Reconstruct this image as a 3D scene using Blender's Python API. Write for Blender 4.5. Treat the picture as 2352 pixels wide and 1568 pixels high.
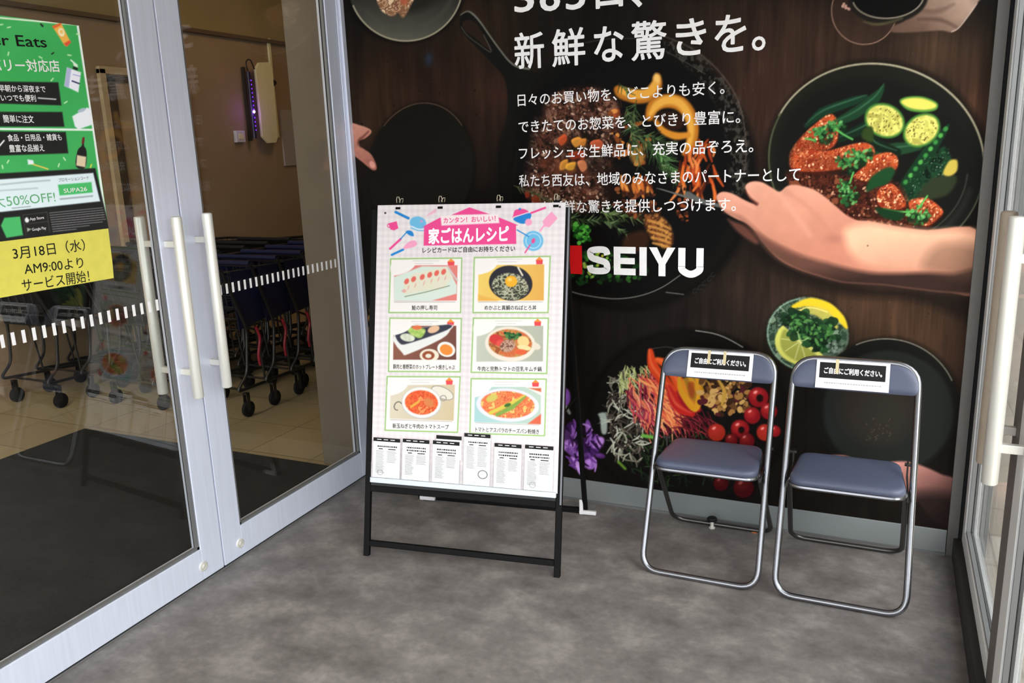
import bpy, math, random
import numpy as np
from mathutils import Vector, Matrix

for o in list(bpy.data.objects): bpy.data.objects.remove(o)
SC = bpy.context.scene
COL = SC.collection
PI = math.pi

# ---------------------------------------------------------------- camera
YAW, PITCH, ROLL, FPX = -0.4295, -0.2327, -0.0356, 1894.08
CAM = np.array([2.5001, -3.5924, 1.725])
_cy, _sy, _cp, _sp = math.cos(YAW), math.sin(YAW), math.cos(PITCH), math.sin(PITCH)
FW = np.array([_sy*_cp, _cy*_cp, _sp]); _r = np.array([_cy, -_sy, 0.0]); _u = np.cross(_r, FW)
RT = math.cos(ROLL)*_r + math.sin(ROLL)*_u
UP = math.cos(ROLL)*_u - math.sin(ROLL)*_r
cam_data = bpy.data.cameras.new('camera')
cam_data.sensor_width = 36.0
cam_data.lens = FPX*36.0/2352.0
cam_data.clip_start = 0.05
cam = bpy.data.objects.new('camera', cam_data); COL.objects.link(cam)
cam.matrix_world = Matrix(((RT[0], UP[0], -FW[0], CAM[0]), (RT[1], UP[1], -FW[1], CAM[1]),
                           (RT[2], UP[2], -FW[2], CAM[2]), (0, 0, 0, 1)))
SC.camera = cam

# ---------------------------------------------------------------- world, light, exposure
SC.view_settings.view_transform = 'Standard'
SC.view_settings.look = 'None'
SC.view_settings.gamma = 1.0
SC.view_settings.use_curve_mapping = False
SC.view_settings.exposure = 0.05
W = bpy.data.worlds.new('overcast_sky'); SC.world = W; W.use_nodes = True
nt = W.node_tree; nt.nodes.clear()
wo = nt.nodes.new('ShaderNodeOutputWorld'); bg = nt.nodes.new('ShaderNodeBackground')
bg.inputs['Color'].default_value = (0.92, 0.96, 1.0, 1)
# overcast sky, brighter towards the street on the right, duller behind the camera
_t = nt.nodes.new('ShaderNodeTexCoord'); _d = nt.nodes.new('ShaderNodeVectorMath'); _d.operation = 'DOT_PRODUCT'; _d.inputs[1].default_value = (.84, -.42, .34)
_m = nt.nodes.new('ShaderNodeMapRange'); _m.interpolation_type = 'SMOOTHSTEP'; _m.inputs[1].default_value = -.3; _m.inputs[2].default_value = .95; _m.inputs[3].default_value = .75; _m.inputs[4].default_value = 5.2
nt.links.new(_t.outputs['Generated'], _d.inputs[0]); nt.links.new(_d.outputs['Value'], _m.inputs[0]); nt.links.new(_m.outputs[0], bg.inputs['Strength'])
nt.links.new(bg.outputs[0], wo.inputs[0])

def light(name, kind, loc, rot, energy, color=(1, 1, 1), size=1.0, size_y=None, angle=None):
    d = bpy.data.lights.new(name, kind); d.energy = energy; d.color = color
    if kind == 'AREA':
        d.shape = 'RECTANGLE'; d.size = size; d.size_y = size_y or size
    if angle is not None: d.angle = angle
    o = bpy.data.objects.new(name, d); COL.objects.link(o)
    o.location = loc; o.rotation_euler = rot
    return o
# hazy daylight falling in from the open street side, right of the camera
dirv = Vector((-0.66, 0.62, -0.66)).normalized()
sun = light('hazy_sun', 'SUN', (6, -8, 8), dirv.to_track_quat('-Z', 'Y').to_euler(), 2.2, (1.0, 0.97, 0.93), angle=math.radians(28))

# ---------------------------------------------------------------- pixel -> place helpers (photo measured in 2352x1568)
def ray(u, v): return FW + (u-1176)/FPX*RT - (v-784)/FPX*UP
def on_axis(u, v, axis, c):
    d = ray(u, v); t = (c-CAM[axis])/d[axis]; return CAM+t*d
def px(x, y, z):
    qx, qy, qz = x-CAM[0], y-CAM[1], z-CAM[2]
    k = qx*FW[0]+qy*FW[1]+qz*FW[2]
    return (1176+FPX*(qx*RT[0]+qy*RT[1]+qz*RT[2])/k, 784-FPX*(qx*UP[0]+qy*UP[1]+qz*UP[2])/k)

class Plane:
    """a flat sheet: origin O, unit vectors A (across), B (up); N faces the viewer"""
    def __init__(s, O, A, B):
        s.O = np.array(O, float); s.A = np.array(A, float)/np.linalg.norm(A); s.B = np.array(B, float)/np.linalg.norm(B)
        s.N = np.cross(s.A, s.B)
    def at(s, u, v):
        d = ray(u, v); k = ((s.O-CAM)@s.N)/(d@s.N); q = CAM+k*d-s.O
        return float(q@s.A), float(q@s.B)
    def P(s, a, b, n=0.0): return tuple(s.O+a*s.A+b*s.B+n*s.N)

# ---------------------------------------------------------------- mesh helpers
class MB:
    def __init__(s): s.v = []; s.f = []; s.m = []
    def add(s, vs, fs, mi=0):
        b = len(s.v); s.v += [tuple(map(float, p)) for p in vs]; s.f += [tuple(i+b for i in f) for f in fs]; s.m += [mi]*len(fs); return s
    def box(s, x0, x1, y0, y1, z0, z1, mi=0, M=None):
        vs = [(x0, y0, z0), (x1, y0, z0), (x1, y1, z0), (x0, y1, z0), (x0, y0, z1), (x1, y0, z1), (x1, y1, z1), (x0, y1, z1)]
        if M is not None: vs = [M@Vector(p) for p in vs]
        return s.add(vs, [(0, 3, 2, 1), (4, 5, 6, 7), (0, 1, 5, 4), (1, 2, 6, 5), (2, 3, 7, 6), (3, 0, 4, 7)], mi)
    def tube(s, pts, r, n=10, closed=False, mi=0, cap=True):
        pts = [Vector(p) for p in pts]; N = len(pts); rings = []
        rr = r if isinstance(r, (list, tuple)) else [r]*N
        prev = None
        for i, p in enumerate(pts):
            if closed: t = (pts[(i+1) % N]-pts[i-1])
            else: t = pts[min(i+1, N-1)]-pts[max(i-1, 0)]
            t.normalize()
            if prev is None:
                a = Vector((0, 0, 1)) if abs(t.z) < .9 else Vector((1, 0, 0))
                nrm = (a-t*a.dot(t)).normalized()
            else:
                nrm = (prev-t*prev.dot(t)).normalized()
            prev = nrm; bn = t.cross(nrm)
            rings.append([p+rr[i]*(math.cos(2*PI*k/n)*nrm+math.sin(2*PI*k/n)*bn) for k in range(n)])
        vs = [q for R_ in rings for q in R_]; fs = []
        for i in range(N if closed else N-1):
            j = (i+1) % N
            for k in range(n):
                fs.append((i*n+k, i*n+(k+1) % n, j*n+(k+1) % n, j*n+k))
        if cap and not closed:
            fs.append(tuple(range(n-1, -1, -1))); fs.append(tuple((N-1)*n+k for k in range(n)))
        return s.add(vs, fs, mi)
    def lathe(s, c, axis, prof, n=24, mi=0):
        """prof: list of (radius, distance along axis)"""
        c = Vector(c); ax = Vector(axis).normalized()
        a = Vector((0, 0, 1)) if abs(ax.z) < .9 else Vector((1, 0, 0))
        e1 = (a-ax*a.dot(ax)).normalized(); e2 = ax.cross(e1)
        vs = []; fs = []
        for (r, h) in prof:
            for k in range(n):
                t = 2*PI*k/n; vs.append(c+ax*h+r*(math.cos(t)*e1+math.sin(t)*e2))
        for i in range(len(prof)-1):
            for k in range(n):
                fs.append((i*n+k, i*n+(k+1) % n, (i+1)*n+(k+1) % n, (i+1)*n+k))
        fs.append(tuple(range(n-1, -1, -1))); fs.append(tuple((len(prof)-1)*n+k for k in range(n)))
        return s.add(vs, fs, mi)
    def prism(s, pl, pts, n0, n1, mi=0):
        """polygon pts (a,b) on plane pl between offsets n0 (back) and n1 (front)"""
        k = len(pts)
        ar = sum(pts[i][0]*pts[(i+1) % k][1]-pts[(i+1) % k][0]*pts[i][1] for i in range(k))
        if ar < 0: pts = pts[::-1]
        vs = [pl.P(a, b, n0) for a, b in pts]+[pl.P(a, b, n1) for a, b in pts]
        fs = [tuple(range(k-1, -1, -1)), tuple(range(k, 2*k))]+[(i, (i+1) % k, k+(i+1) % k, k+i) for i in range(k)]
        return s.add(vs, fs, mi)
    def build(s, name, mats, parent=None, smooth=False, bevel=0):
        me = bpy.data.meshes.new(name); me.from_pydata(s.v, [], s.f)
        if not isinstance(mats, (list, tuple)): mats = [mats]
        for m in mats: me.materials.append(m)
        me.polygons.foreach_set('material_index', s.m)
        if smooth:
            me.polygons.foreach_set('use_smooth', [True]*len(s.f))
            try: me.set_sharp_from_angle(angle=math.radians(40))
            except Exception: pass
        me.update()
        o = bpy.data.objects.new(name, me); COL.objects.link(o)
        if parent is not None:
            o.parent = parent
            if parent.type == 'EMPTY':      # geometry given in world space: shift into the parent's frame
                o.matrix_parent_inverse = Matrix.Identity(4)
                inv = parent_matrix(parent).inverted()
                me.transform(inv)
            else:
                me.transform(parent_matrix(parent).inverted())
        if bevel:
            b = o.modifiers.new('bevel', 'BEVEL'); b.width = bevel; b.segments = 2; b.limit_method = 'ANGLE'; b.angle_limit = math.radians(50)
        return o

def parent_matrix(o):
    m = Matrix.Translation(o.location) @ o.rotation_euler.to_matrix().to_4x4()
    return (parent_matrix(o.parent) @ m) if o.parent else m

def thing(name, label, cat, loc=(0, 0, 0), rz=0.0, group=None):
    o = bpy.data.objects.new(name, None); COL.objects.link(o); o.empty_display_size = 0.1
    o.location = loc; o.rotation_euler = (0, 0, rz); tag(o, label, cat, group); return o
def tag(o, label, cat, group=None):
    o['label'] = label; o['category'] = cat
    if group: o['group'] = group
    return o
def struct(o): o['kind'] = 'structure'; return o
def struct_root(name, loc):
    o = bpy.data.objects.new(name, None); COL.objects.link(o); o.empty_display_size = .1; o.location = loc; o['kind'] = 'structure'; return o

def arc_path(pts, rad, seg=6):
    """polyline with rounded corners"""
    pts = [Vector(p) for p in pts]; out = [pts[0]]
    for i in range(1, len(pts)-1):
        a, b, c = pts[i-1], pts[i], pts[i+1]
        d1 = (a-b); d2 = (c-b); r = min(rad, d1.length*.49, d2.length*.49)
        p, q = b+d1.normalized()*r, b+d2.normalized()*r
        for k in range(seg+1):
            t = k/seg; out.append(p*(1-t)**2+b*2*t*(1-t)+q*t*t)
    out.append(pts[-1]); return out

# ---------------------------------------------------------------- materials
def lin(c):
    c = np.asarray(c, float)/255.0
    return np.where(c <= .04045, c/12.92, ((c+.055)/1.055)**2.4)
MATS = {}
def mat(name, rgb, rough=.6, metal=0.0, spec=.5, noise=None, bump=None, coat=0.0, emit=None):
    """noise=(scale, amount, (stretch xyz)); bump=(scale, strength)"""
    m = bpy.data.materials.new(name); m.use_nodes = True; N = m.node_tree.nodes; L = m.node_tree.links
    b = N['Principled BSDF']; c = lin(rgb)
    b.inputs['Roughness'].default_value = rough; b.inputs['Metallic'].default_value = metal
    b.inputs['Specular IOR Level'].default_value = spec; b.inputs['Coat Weight'].default_value = coat
    tc = N.new('ShaderNodeTexCoord')
    sc, am, st = noise or (30.0, .06, (1, 1, 1))
    mp = N.new('ShaderNodeMapping'); mp.inputs['Scale'].default_value = st; L.new(tc.outputs['Object'], mp.inputs[0])
    nz = N.new('ShaderNodeTexNoise'); nz.inputs['Scale'].default_value = sc; nz.inputs['Detail'].default_value = 6
    L.new(mp.outputs[0], nz.inputs['Vector'])
    rp = N.new('ShaderNodeMapRange'); rp.inputs[3].default_value = 1-am; rp.inputs[4].default_value = 1+am; rp.inputs[1].default_value = .25; rp.inputs[2].default_value = .75
    L.new(nz.outputs['Fac'], rp.inputs[0])
    mx = N.new('ShaderNodeVectorMath'); mx.operation = 'SCALE'; mx.inputs[0].default_value = tuple(c)
    L.new(rp.outputs[0], mx.inputs['Scale']); L.new(mx.outputs[0], b.inputs['Base Color'])
    if bump:
        n2 = N.new('ShaderNodeTexNoise'); n2.inputs['Scale'].default_value = bump[0]; n2.inputs['Detail'].default_value = 4
        L.new(tc.outputs['Object'], n2.inputs['Vector'])
        bp = N.new('ShaderNodeBump'); bp.inputs['Strength'].default_value = bump[1]; bp.inputs['Distance'].default_value = .002
        L.new(n2.outputs['Fac'], bp.inputs['Height']); L.new(bp.outputs[0], b.inputs['Normal'])
    if emit:
        b.inputs['Emission Color'].default_value = (*lin(emit[0]), 1); b.inputs['Emission Strength'].default_value = emit[1]
    MATS[name] = m; return m

ALU = mat('satin_aluminium', (222, 226, 242), .42, .25, .5, (5, .05, (14, 14, .6)))
ALU_D = mat('grey_aluminium', (126, 126, 126), .45, .5, .5, (5, .05, (14, 14, .6)))
ALU_W = mat('pale_aluminium', (240, 240, 238), .5, .0, .5, (5, .04, (14, 14, .6)))
ALU_K = mat('shaded_stile_aluminium', (112, 106, 102), .5, .1)  # pale frame metal with the meeting stile's shade put into the colour
ALU_J = mat('warm_grey_aluminium', (104, 100, 96), .5, .2)
RUBBER = mat('black_gasket', (20, 20, 22), .7, 0, .3)
STEEL = mat('brushed_steel_handle', (226, 223, 214), .36, .35, .5, (5, .05, (14, 14, .6)))
CHROME = mat('chrome_tube', (138, 138, 142), .24, .95, .5, (12, .08, (1, 1, 1)))
CHROME_D = mat('dark_chrome_tube', (88, 86, 84), .3, .85, .5)
WIRE = mat('cart_wire', (60, 58, 56), .4, .7, .5)
CARTBLK = mat('black_cart_plastic', (22, 22, 24), .5, 0, .4)
CARTBLUE = mat('navy_cart_panel', (24, 30, 62), .4, 0, .4)
CARTRED = mat('red_plastic', (150, 30, 45), .45)
BLACKM = mat('black_painted_metal', (10, 9, 9), .6, .0, .15, (60, .3, (1, 1, 1)), (90, .2))
VINYL = mat('slate_blue_vinyl', (78, 83, 104), .36, 0, .5, (200, .06, (1, 1, 1)), (700, .25))
PAPER = mat('white_paper', (250, 249, 250), .6, 0, .3)
INKW = mat('white_ink', (252, 248, 248), .6, 0, .2)
INKK = mat('black_ink', (26, 24, 24), .6, 0, .2)
INKGREY = mat('grey_ink', (120, 116, 114), .6, 0, .2)
INKR = mat('red_ink', (222, 18, 22), .6, 0, .2)
INKP = mat('pink_ink', (238, 80, 145), .6, 0, .2)
WALLI = mat('beige_interior_wall', (150, 126, 98), .8, 0, .3, (3, .05, (1, 1, 1)))
WALLU = mat('khaki_upper_wall', (150, 130, 88), .8, 0, .3, (3, .05, (1, 1, 1)))
PILLAR = mat('taupe_pillar', (118, 106, 92), .75, 0, .3, (5, .07, (1, 1, 1)))
MATBLK = mat('charcoal_door_mat', (44, 44, 43), .95, 0, .1, (220, .5, (1, 1, 1)), (400, .8))
CEIL = mat('white_ceiling_board', (222, 222, 218), .8)
SKIRT = mat('grey_skirting', (128, 132, 132), .5, .2, .5, (4, .06, (1, 1, 1)))
DOORI = mat('beige_door', (158, 134, 104), .6)
CREAM = mat('cream_plastic', (222, 212, 168), .5)
BRONZE = mat('pale_bronze_wire', (196, 186, 164), .35, .6)
BEIGEH = mat('shaded_steel_handle', (176, 160, 142), .5)  # steel pull handle, its shaded side and tan reflection painted into the colour
DARKP = mat('dark_purple_tube', (40, 30, 58), .35)
UVG = mat('violet_led', (90, 40, 255), .4, emit=((95, 30, 255), 5.0))
UVW = mat('bright_violet_led', (200, 160, 255), .4, emit=((190, 120, 255), 30.0))
PAVE = None

def glass_mat(name, tint, refl=1.0):
    m = bpy.data.materials.new(name); m.use_nodes = True; N = m.node_tree.nodes; L = m.node_tree.links; N.clear()
    out = N.new('ShaderNodeOutputMaterial'); mix = N.new('ShaderNodeMixShader'); tr = N.new('ShaderNodeBsdfTransparent'); gl = N.new('ShaderNodeBsdfGlossy')
    geo = N.new('ShaderNodeNewGeometry')
    def mth(op, a, b=None, *, va=None):
        q = N.new('ShaderNodeMath'); q.operation = op
        if a is None: q.inputs[0].default_value = va
        else: L.new(a, q.inputs[0])
        if isinstance(b, (int, float)): q.inputs[1].default_value = b
        elif b is not None: L.new(b, q.inputs[1])
        return q.outputs[0]
    dt = N.new('ShaderNodeVectorMath'); dt.operation = 'DOT_PRODUCT'; L.new(geo.outputs['Normal'], dt.inputs[0]); L.new(geo.outputs['Incoming'], dt.inputs[1])
    c1 = mth('SUBTRACT', None, mth('ABSOLUTE', dt.outputs['Value']), va=1.0)
    frn = mth('ADD', mth('MULTIPLY', mth('POWER', c1, 5.0), .96), .035)
    tc = N.new('ShaderNodeTexCoord'); nz = N.new('ShaderNodeTexNoise'); nz.inputs['Scale'].default_value = 1.2
    L.new(tc.outputs['Object'], nz.inputs['Vector'])
    bp = N.new('ShaderNodeBump'); bp.inputs['Strength'].default_value = .01; bp.inputs['Distance'].default_value = .01
    L.new(nz.outputs['Fac'], bp.inputs['Height']); L.new(bp.outputs[0], gl.inputs['Normal'])
    tr.inputs['Color'].default_value = (*tint, 1); gl.inputs['Roughness'].default_value = .0
    gl.inputs['Color'].default_value = (refl, refl, refl, 1)
    L.new(frn, mix.inputs[0]); L.new(tr.outputs[0], mix.inputs[1]); L.new(gl.outputs[0], mix.inputs[2]); L.new(mix.outputs[0], out.inputs[0])
    return m
GLASS = glass_mat('door_glass', (.90, .91, .90))
POCKET = glass_mat('clear_plastic', (.97, .97, .97), .6)

def floor_mat():
    m = bpy.data.materials.new('mottled_grey_vinyl_floor'); m.use_nodes = True; N = m.node_tree.nodes; L = m.node_tree.links
    b = N['Principled BSDF']; b.inputs['Roughness'].default_value = .5; b.inputs['Specular IOR Level'].default_value = .35
    tc = N.new('ShaderNodeTexCoord')
    def nz(s, d, st=(1, 1, 1)):
        mp = N.new('ShaderNodeMapping'); mp.inputs['Scale'].default_value = st; L.new(tc.outputs['Object'], mp.inputs[0])
        n = N.new('ShaderNodeTexNoise'); n.inputs['Scale'].default_value = s; n.inputs['Detail'].default_value = d; n.inputs['Roughness'].default_value = .62
        L.new(mp.outputs[0], n.inputs['Vector']); return n
    a = nz(5.0, 12, (1, 1.25, 1)); c = nz(34, 8); s_ = nz(150, 2)
    r = N.new('ShaderNodeValToRGB'); L.new(a.outputs['Fac'], r.inputs[0])
    e = r.color_ramp.elements; e[0].position = .30; e[1].position = .72
    e[0].color = (*lin((94, 88, 85)), 1); e[1].color = (*lin((146, 139, 134)), 1)
    k = e.new(.5); k.color = (*lin((116, 110, 107)), 1)
    mr = N.new('ShaderNodeMapRange'); mr.inputs[1].default_value = .3; mr.inputs[2].default_value = .7; mr.inputs[3].default_value = .84; mr.inputs[4].default_value = 1.14
    L.new(c.outputs['Fac'], mr.inputs[0])
    mx = N.new('ShaderNodeVectorMath'); mx.operation = 'SCALE'; L.new(r.outputs[0], mx.inputs[0]); L.new(mr.outputs[0], mx.inputs['Scale'])
    L.new(mx.outputs[0], b.inputs['Base Color'])
    bp = N.new('ShaderNodeBump'); bp.inputs['Strength'].default_value = .08; bp.inputs['Distance'].default_value = .002
    L.new(c.outputs['Fac'], bp.inputs['Height']); L.new(bp.outputs[0], b.inputs['Normal'])
    return m
def tile_mat(name, c1, c2, mortar, size, msize=.004):
    m = bpy.data.materials.new(name); m.use_nodes = True; N = m.node_tree.nodes; L = m.node_tree.links
    b = N['Principled BSDF']; b.inputs['Roughness'].default_value = .35
    tc = N.new('ShaderNodeTexCoord'); br = N.new('ShaderNodeTexBrick'); br.offset = 0
    br.inputs['Color1'].default_value = (*lin(c1), 1); br.inputs['Color2'].default_value = (*lin(c2), 1); br.inputs['Mortar'].default_value = (*lin(mortar), 1)
    br.inputs['Scale'].default_value = 1; br.inputs['Brick Width'].default_value = size; br.inputs['Row Height'].default_value = size; br.inputs['Mortar Size'].default_value = msize
    L.new(tc.outputs['Object'], br.inputs['Vector']); L.new(br.outputs[0], b.inputs['Base Color'])
    return m
FLOOR = floor_mat()
TILE = tile_mat('beige_floor_tile', (172, 155, 120), (164, 146, 112), (120, 104, 80), .45)
PAVE = tile_mat('beige_paving', (205, 190, 172), (190, 176, 160), (150, 140, 128), .3)
GAIN_M, GAIN_P, GAIN_D = 1.1, .90, 1.25   # ink density of the mural, easel poster and door sheets

# ---------------------------------------------------------------- printed sheets: colour laid down per vertex of a fine grid
def print_mat(name, gain, rough, spec):
    m = bpy.data.materials.new(name); m.use_nodes = True; N = m.node_tree.nodes; L = m.node_tree.links
    b = N['Principled BSDF']; b.inputs['Roughness'].default_value = rough; b.inputs['Specular IOR Level'].default_value = spec
    at = N.new('ShaderNodeAttribute'); at.attribute_name = 'print'
    mx = N.new('ShaderNodeVectorMath'); mx.operation = 'SCALE'; mx.inputs['Scale'].default_value = gain
    L.new(at.outputs['Color'], mx.inputs[0]); L.new(mx.outputs[0], b.inputs['Base Color'])
    return m

def vnoise(x, y, seed):
    xi = np.floor(x).astype(np.int64); yi = np.floor(y).astype(np.int64); fx = x-xi; fy = y-yi
    def h(a, b):
        n = (a*374761393+b*668265263+seed*1442695041) & 0xffffffff
        n = ((n ^ (n >> 13))*1274126177) & 0xffffffff
        return ((n ^ (n >> 16)) & 0xffff)/65535.0
    sx = fx*fx*(3-2*fx); sy = fy*fy*(3-2*fy)
    return (h(xi, yi)*(1-sx)+h(xi+1, yi)*sx)*(1-sy)+(h(xi, yi+1)*(1-sx)+h(xi+1, yi+1)*sx)*sy
def fnoise(x, y, seed, oct=3):
    s = 0; a = .5; t = 0
    for i in range(oct): s = s+a*vnoise(x*2**i, y*2**i, seed+i*17); t += a; a *= .55
    return s/t

class Sheet:
    """a printed sheet on a plane; artwork is laid out in photo pixels and mapped onto the sheet"""
    def __init__(s, plane, a0, a1, b0, b1, step, base):
        s.pl = plane; s.na = int((a1-a0)/step)+1; s.nb = int((b1-b0)/step)+1
        s.a = np.linspace(a0, a1, s.na); s.b = np.linspace(b0, b1, s.nb)
        A, B = np.meshgrid(s.a, s.b); s.A = A; s.B = B
        P = plane.O[None, None]+A[..., None]*plane.A+B[..., None]*plane.B
        s.X = P; s.U, s.V = px(P[..., 0], P[..., 1], P[..., 2])
        s.C = np.empty(A.shape+(3,)); s.C[:] = np.array(base, float)
    def win(s, u0, v0, u1, v1):
        m = (s.U > u0) & (s.U < u1) & (s.V > v0) & (s.V < v1)
        r = np.where(m.any(1))[0]; c = np.where(m.any(0))[0]
        if len(r) == 0: return None
        return slice(r[0], r[-1]+1), slice(c[0], c[-1]+1)
    def put(s, w, al, col):
        al = np.clip(al, 0, 1)[..., None]
        if not callable(col): c = np.array(col, float)
        else: c = col(s.U[w], s.V[w])
        s.C[w] = s.C[w]*(1-al)+c*al
    def pmask(s, pts, soft=1.6):
        P = np.array(pts, float); pad = soft*2+2
        w = s.win(P[:, 0].min()-pad, P[:, 1].min()-pad, P[:, 0].max()+pad, P[:, 1].max()+pad)
        if w is None: return None, None
        U, V = s.U[w], s.V[w]; ins = np.zeros(U.shape, bool); d = np.full(U.shape, 1e9)
        for i in range(len(P)):
            x0, y0 = P[i-1]; x1, y1 = P[i]
            c = ((y0 > V) != (y1 > V)); ins ^= c & (U < (x1-x0)*(V-y0)/((y1-y0) if y1 != y0 else 1e-9)+x0)
            ex, ey = x1-x0, y1-y0; t = np.clip(((U-x0)*ex+(V-y0)*ey)/(ex*ex+ey*ey+1e-9), 0, 1)
            d = np.minimum(d, (U-x0-t*ex)**2+(V-y0-t*ey)**2)
        d = np.sqrt(d); sd = np.where(ins, d, -d)
        return w, np.clip(.5+sd/(2*soft), 0, 1)
    def poly(s, pts, col, soft=1.6, alpha=1.0, nz=None):
        w, a = s.pmask(pts, soft)
        if w is None: return
        a = a*alpha
        if nz: a = a*np.clip((fnoise(s.U[w]/nz[0], s.V[w]/nz[0], nz[2] if len(nz) > 2 else 3)-nz[1])*6+.5, 0, 1)
        s.put(w, a, col)
    def blob(s, pts, col, soft=1.6, alpha=1.0, nz=None, seg=6):
        s.poly(smooth(pts, seg), col, soft, alpha, nz)
    def ell(s, cx, cy, rx, ry, rot, col, soft=1.6, alpha=1.0, nz=None, wedge=None):
        R_ = max(rx, ry)+soft*2+2; w = s.win(cx-R_, cy-R_, cx+R_, cy+R_)
        if w is None: return
        U, V = s.U[w]-cx, s.V[w]-cy; c, t = math.cos(math.radians(rot)), math.sin(math.radians(rot))
        x, y = U*c+V*t, -U*t+V*c; q = np.sqrt((x/rx)**2+(y/ry)**2)+1e-9
        sd = (1-q)*np.sqrt(x*x+y*y)/q; sd = np.where(q < 1e-3, min(rx, ry), sd)
        a = np.clip(.5+sd/(2*soft), 0, 1)*alpha
        if nz: a = a*np.clip((fnoise(s.U[w]/nz[0], s.V[w]/nz[0], nz[2] if len(nz) > 2 else 3)-nz[1])*6+.5, 0, 1)
        s.put(w, a, col)
    def glow(s, cx, cy, rx, ry, col, alpha=1.0):
        w = s.win(cx-3*rx, cy-3*ry, cx+3*rx, cy+3*ry)
        if w is None: return
        q = ((s.U[w]-cx)/rx)**2+((s.V[w]-cy)/ry)**2; s.put(w, np.exp(-q)*alpha, col)
    def line(s, pts, wd, col, soft=1.0, alpha=1.0, curve=False):
        P = smooth(pts, 5, False) if curve else pts
        wds = wd if isinstance(wd, (list, tuple)) else [wd, wd]
        P = np.array(P, float); M = max(wds)+soft*2+1
        w = s.win(P[:, 0].min()-M, P[:, 1].min()-M, P[:, 0].max()+M, P[:, 1].max()+M)
        if w is None: return
        U, V = s.U[w], s.V[w]; best = np.full(U.shape, -1e9); n = len(P)-1
        for i in range(n):
            (x0, y0), (x1, y1) = P[i], P[i+1]; ex, ey = x1-x0, y1-y0
            t = np.clip(((U-x0)*ex+(V-y0)*ey)/(ex*ex+ey*ey+1e-9), 0, 1)
            dd = np.sqrt((U-x0-t*ex)**2+(V-y0-t*ey)**2)
            g = (i+t)/n*(len(wds)-1); k = np.clip(g.astype(int), 0, len(wds)-2); f = g-k; wa = np.array(wds, float)
            best = np.maximum(best, (wa[k]*(1-f)+wa[k+1]*f)/2-dd)
        s.put(w, np.clip(.5+best/(2*soft), 0, 1)*alpha, col)
    def ring(s, cx, cy, rx, ry, rot, wd, col, a0=0, a1=360, soft=1.0, alpha=1.0):
        n = 40; c, t = math.cos(math.radians(rot)), math.sin(math.radians(rot)); pts = []
        for i in range(n+1):
            g = math.radians(a0+(a1-a0)*i/n); x, y = rx*math.cos(g), ry*math.sin(g); pts.append((cx+x*c-y*t, cy+x*t+y*c))
        s.line(pts, wd, col, soft, alpha)
    def scatter(s, pts, n, cols, size, seed, asp=(1, 1), ang=(0, 180), soft=1.0, alpha=1.0, inner=None):
        """many small printed flecks inside polygon pts"""
        rnd = random.Random(seed); P = pts; xs = [p[0] for p in P]; ys = [p[1] for p in P]; k = 0; tries = 0
        while k < n and tries < n*20:
            tries += 1; x = rnd.uniform(min(xs), max(xs)); y = rnd.uniform(min(ys), max(ys))
            if not inside(x, y, P): continue
            k += 1; r = rnd.uniform(*size); q = rnd.uniform(*asp)
            s.ell(x, y, r*q, r, rnd.uniform(*ang), rnd.choice(cols), soft, alpha)
    def mottle(s, pts, amp, scale, seed, soft=3, aspect=1.0):
        w, a = s.pmask(pts, soft)
        if w is None: return
        n = fnoise(s.U[w]/scale, s.V[w]/scale/aspect, seed, 3)
        s.C[w] = np.clip(s.C[w]*(1+(amp*(n-.5)*2*a)[..., None]), 0, 255)
    def build(s, name, mt, parent, thick=.001, off=0.0):
        na, nb = s.na, s.nb; X = s.X+off*s.pl.N
        n = na*nb; co = np.empty((n*1+0, 3)); co[:] = X.reshape(-1, 3)
        back = np.array([s.pl.P(s.a[0], s.b[0], off-thick), s.pl.P(s.a[-1], s.b[0], off-thick), s.pl.P(s.a[-1], s.b[-1], off-thick), s.pl.P(s.a[0], s.b[-1], off-thick)])
        inv = np.array(parent_matrix(parent).inverted()) if parent is not None else np.eye(4)
        allco = np.vstack([co, back]); allco = allco@inv[:3, :3].T+inv[:3, 3]
        j, i = np.meshgrid(np.arange(nb-1), np.arange(na-1), indexing='ij'); q = (j*na+i).ravel()
        quads = np.stack([q, q+1, q+na+1, q+na], 1)
        c00, c10, c11, c01 = 0, na-1, nb*na-1, (nb-1)*na
        ex = np.array([[n, n+3, n+2, n+1], [c00, n, n+1, c10], [c10, n+1, n+2, c11], [c11, n+2, n+3, c01], [c01, n+3, n, c00]])
        quads = np.vstack([quads, ex]); nf = len(quads)
        me = bpy.data.meshes.new(name); me.vertices.add(n+4); me.vertices.foreach_set('co', allco.astype(np.float32).ravel())
        me.loops.add(nf*4); me.loops.foreach_set('vertex_index', quads.astype(np.int32).ravel())
        me.polygons.add(nf); me.polygons.foreach_set('loop_start', np.arange(0, nf*4, 4, dtype=np.int32)); me.polygons.foreach_set('loop_total', np.full(nf, 4, np.int32))
        me.update(calc_edges=True)
        ca = me.color_attributes.new('print', 'FLOAT_COLOR', 'POINT')
        cl = lin(np.clip(s.C, 0, 255)).reshape(-1, 3); buf = np.ones((n+4, 4), np.float32); buf[:n, :3] = cl; buf[n:, :3] = .5
        ca.data.foreach_set('color', buf.ravel()); me.materials.append(mt)
        o = bpy.data.objects.new(name, me); COL.objects.link(o); o.parent = parent; return o

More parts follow.
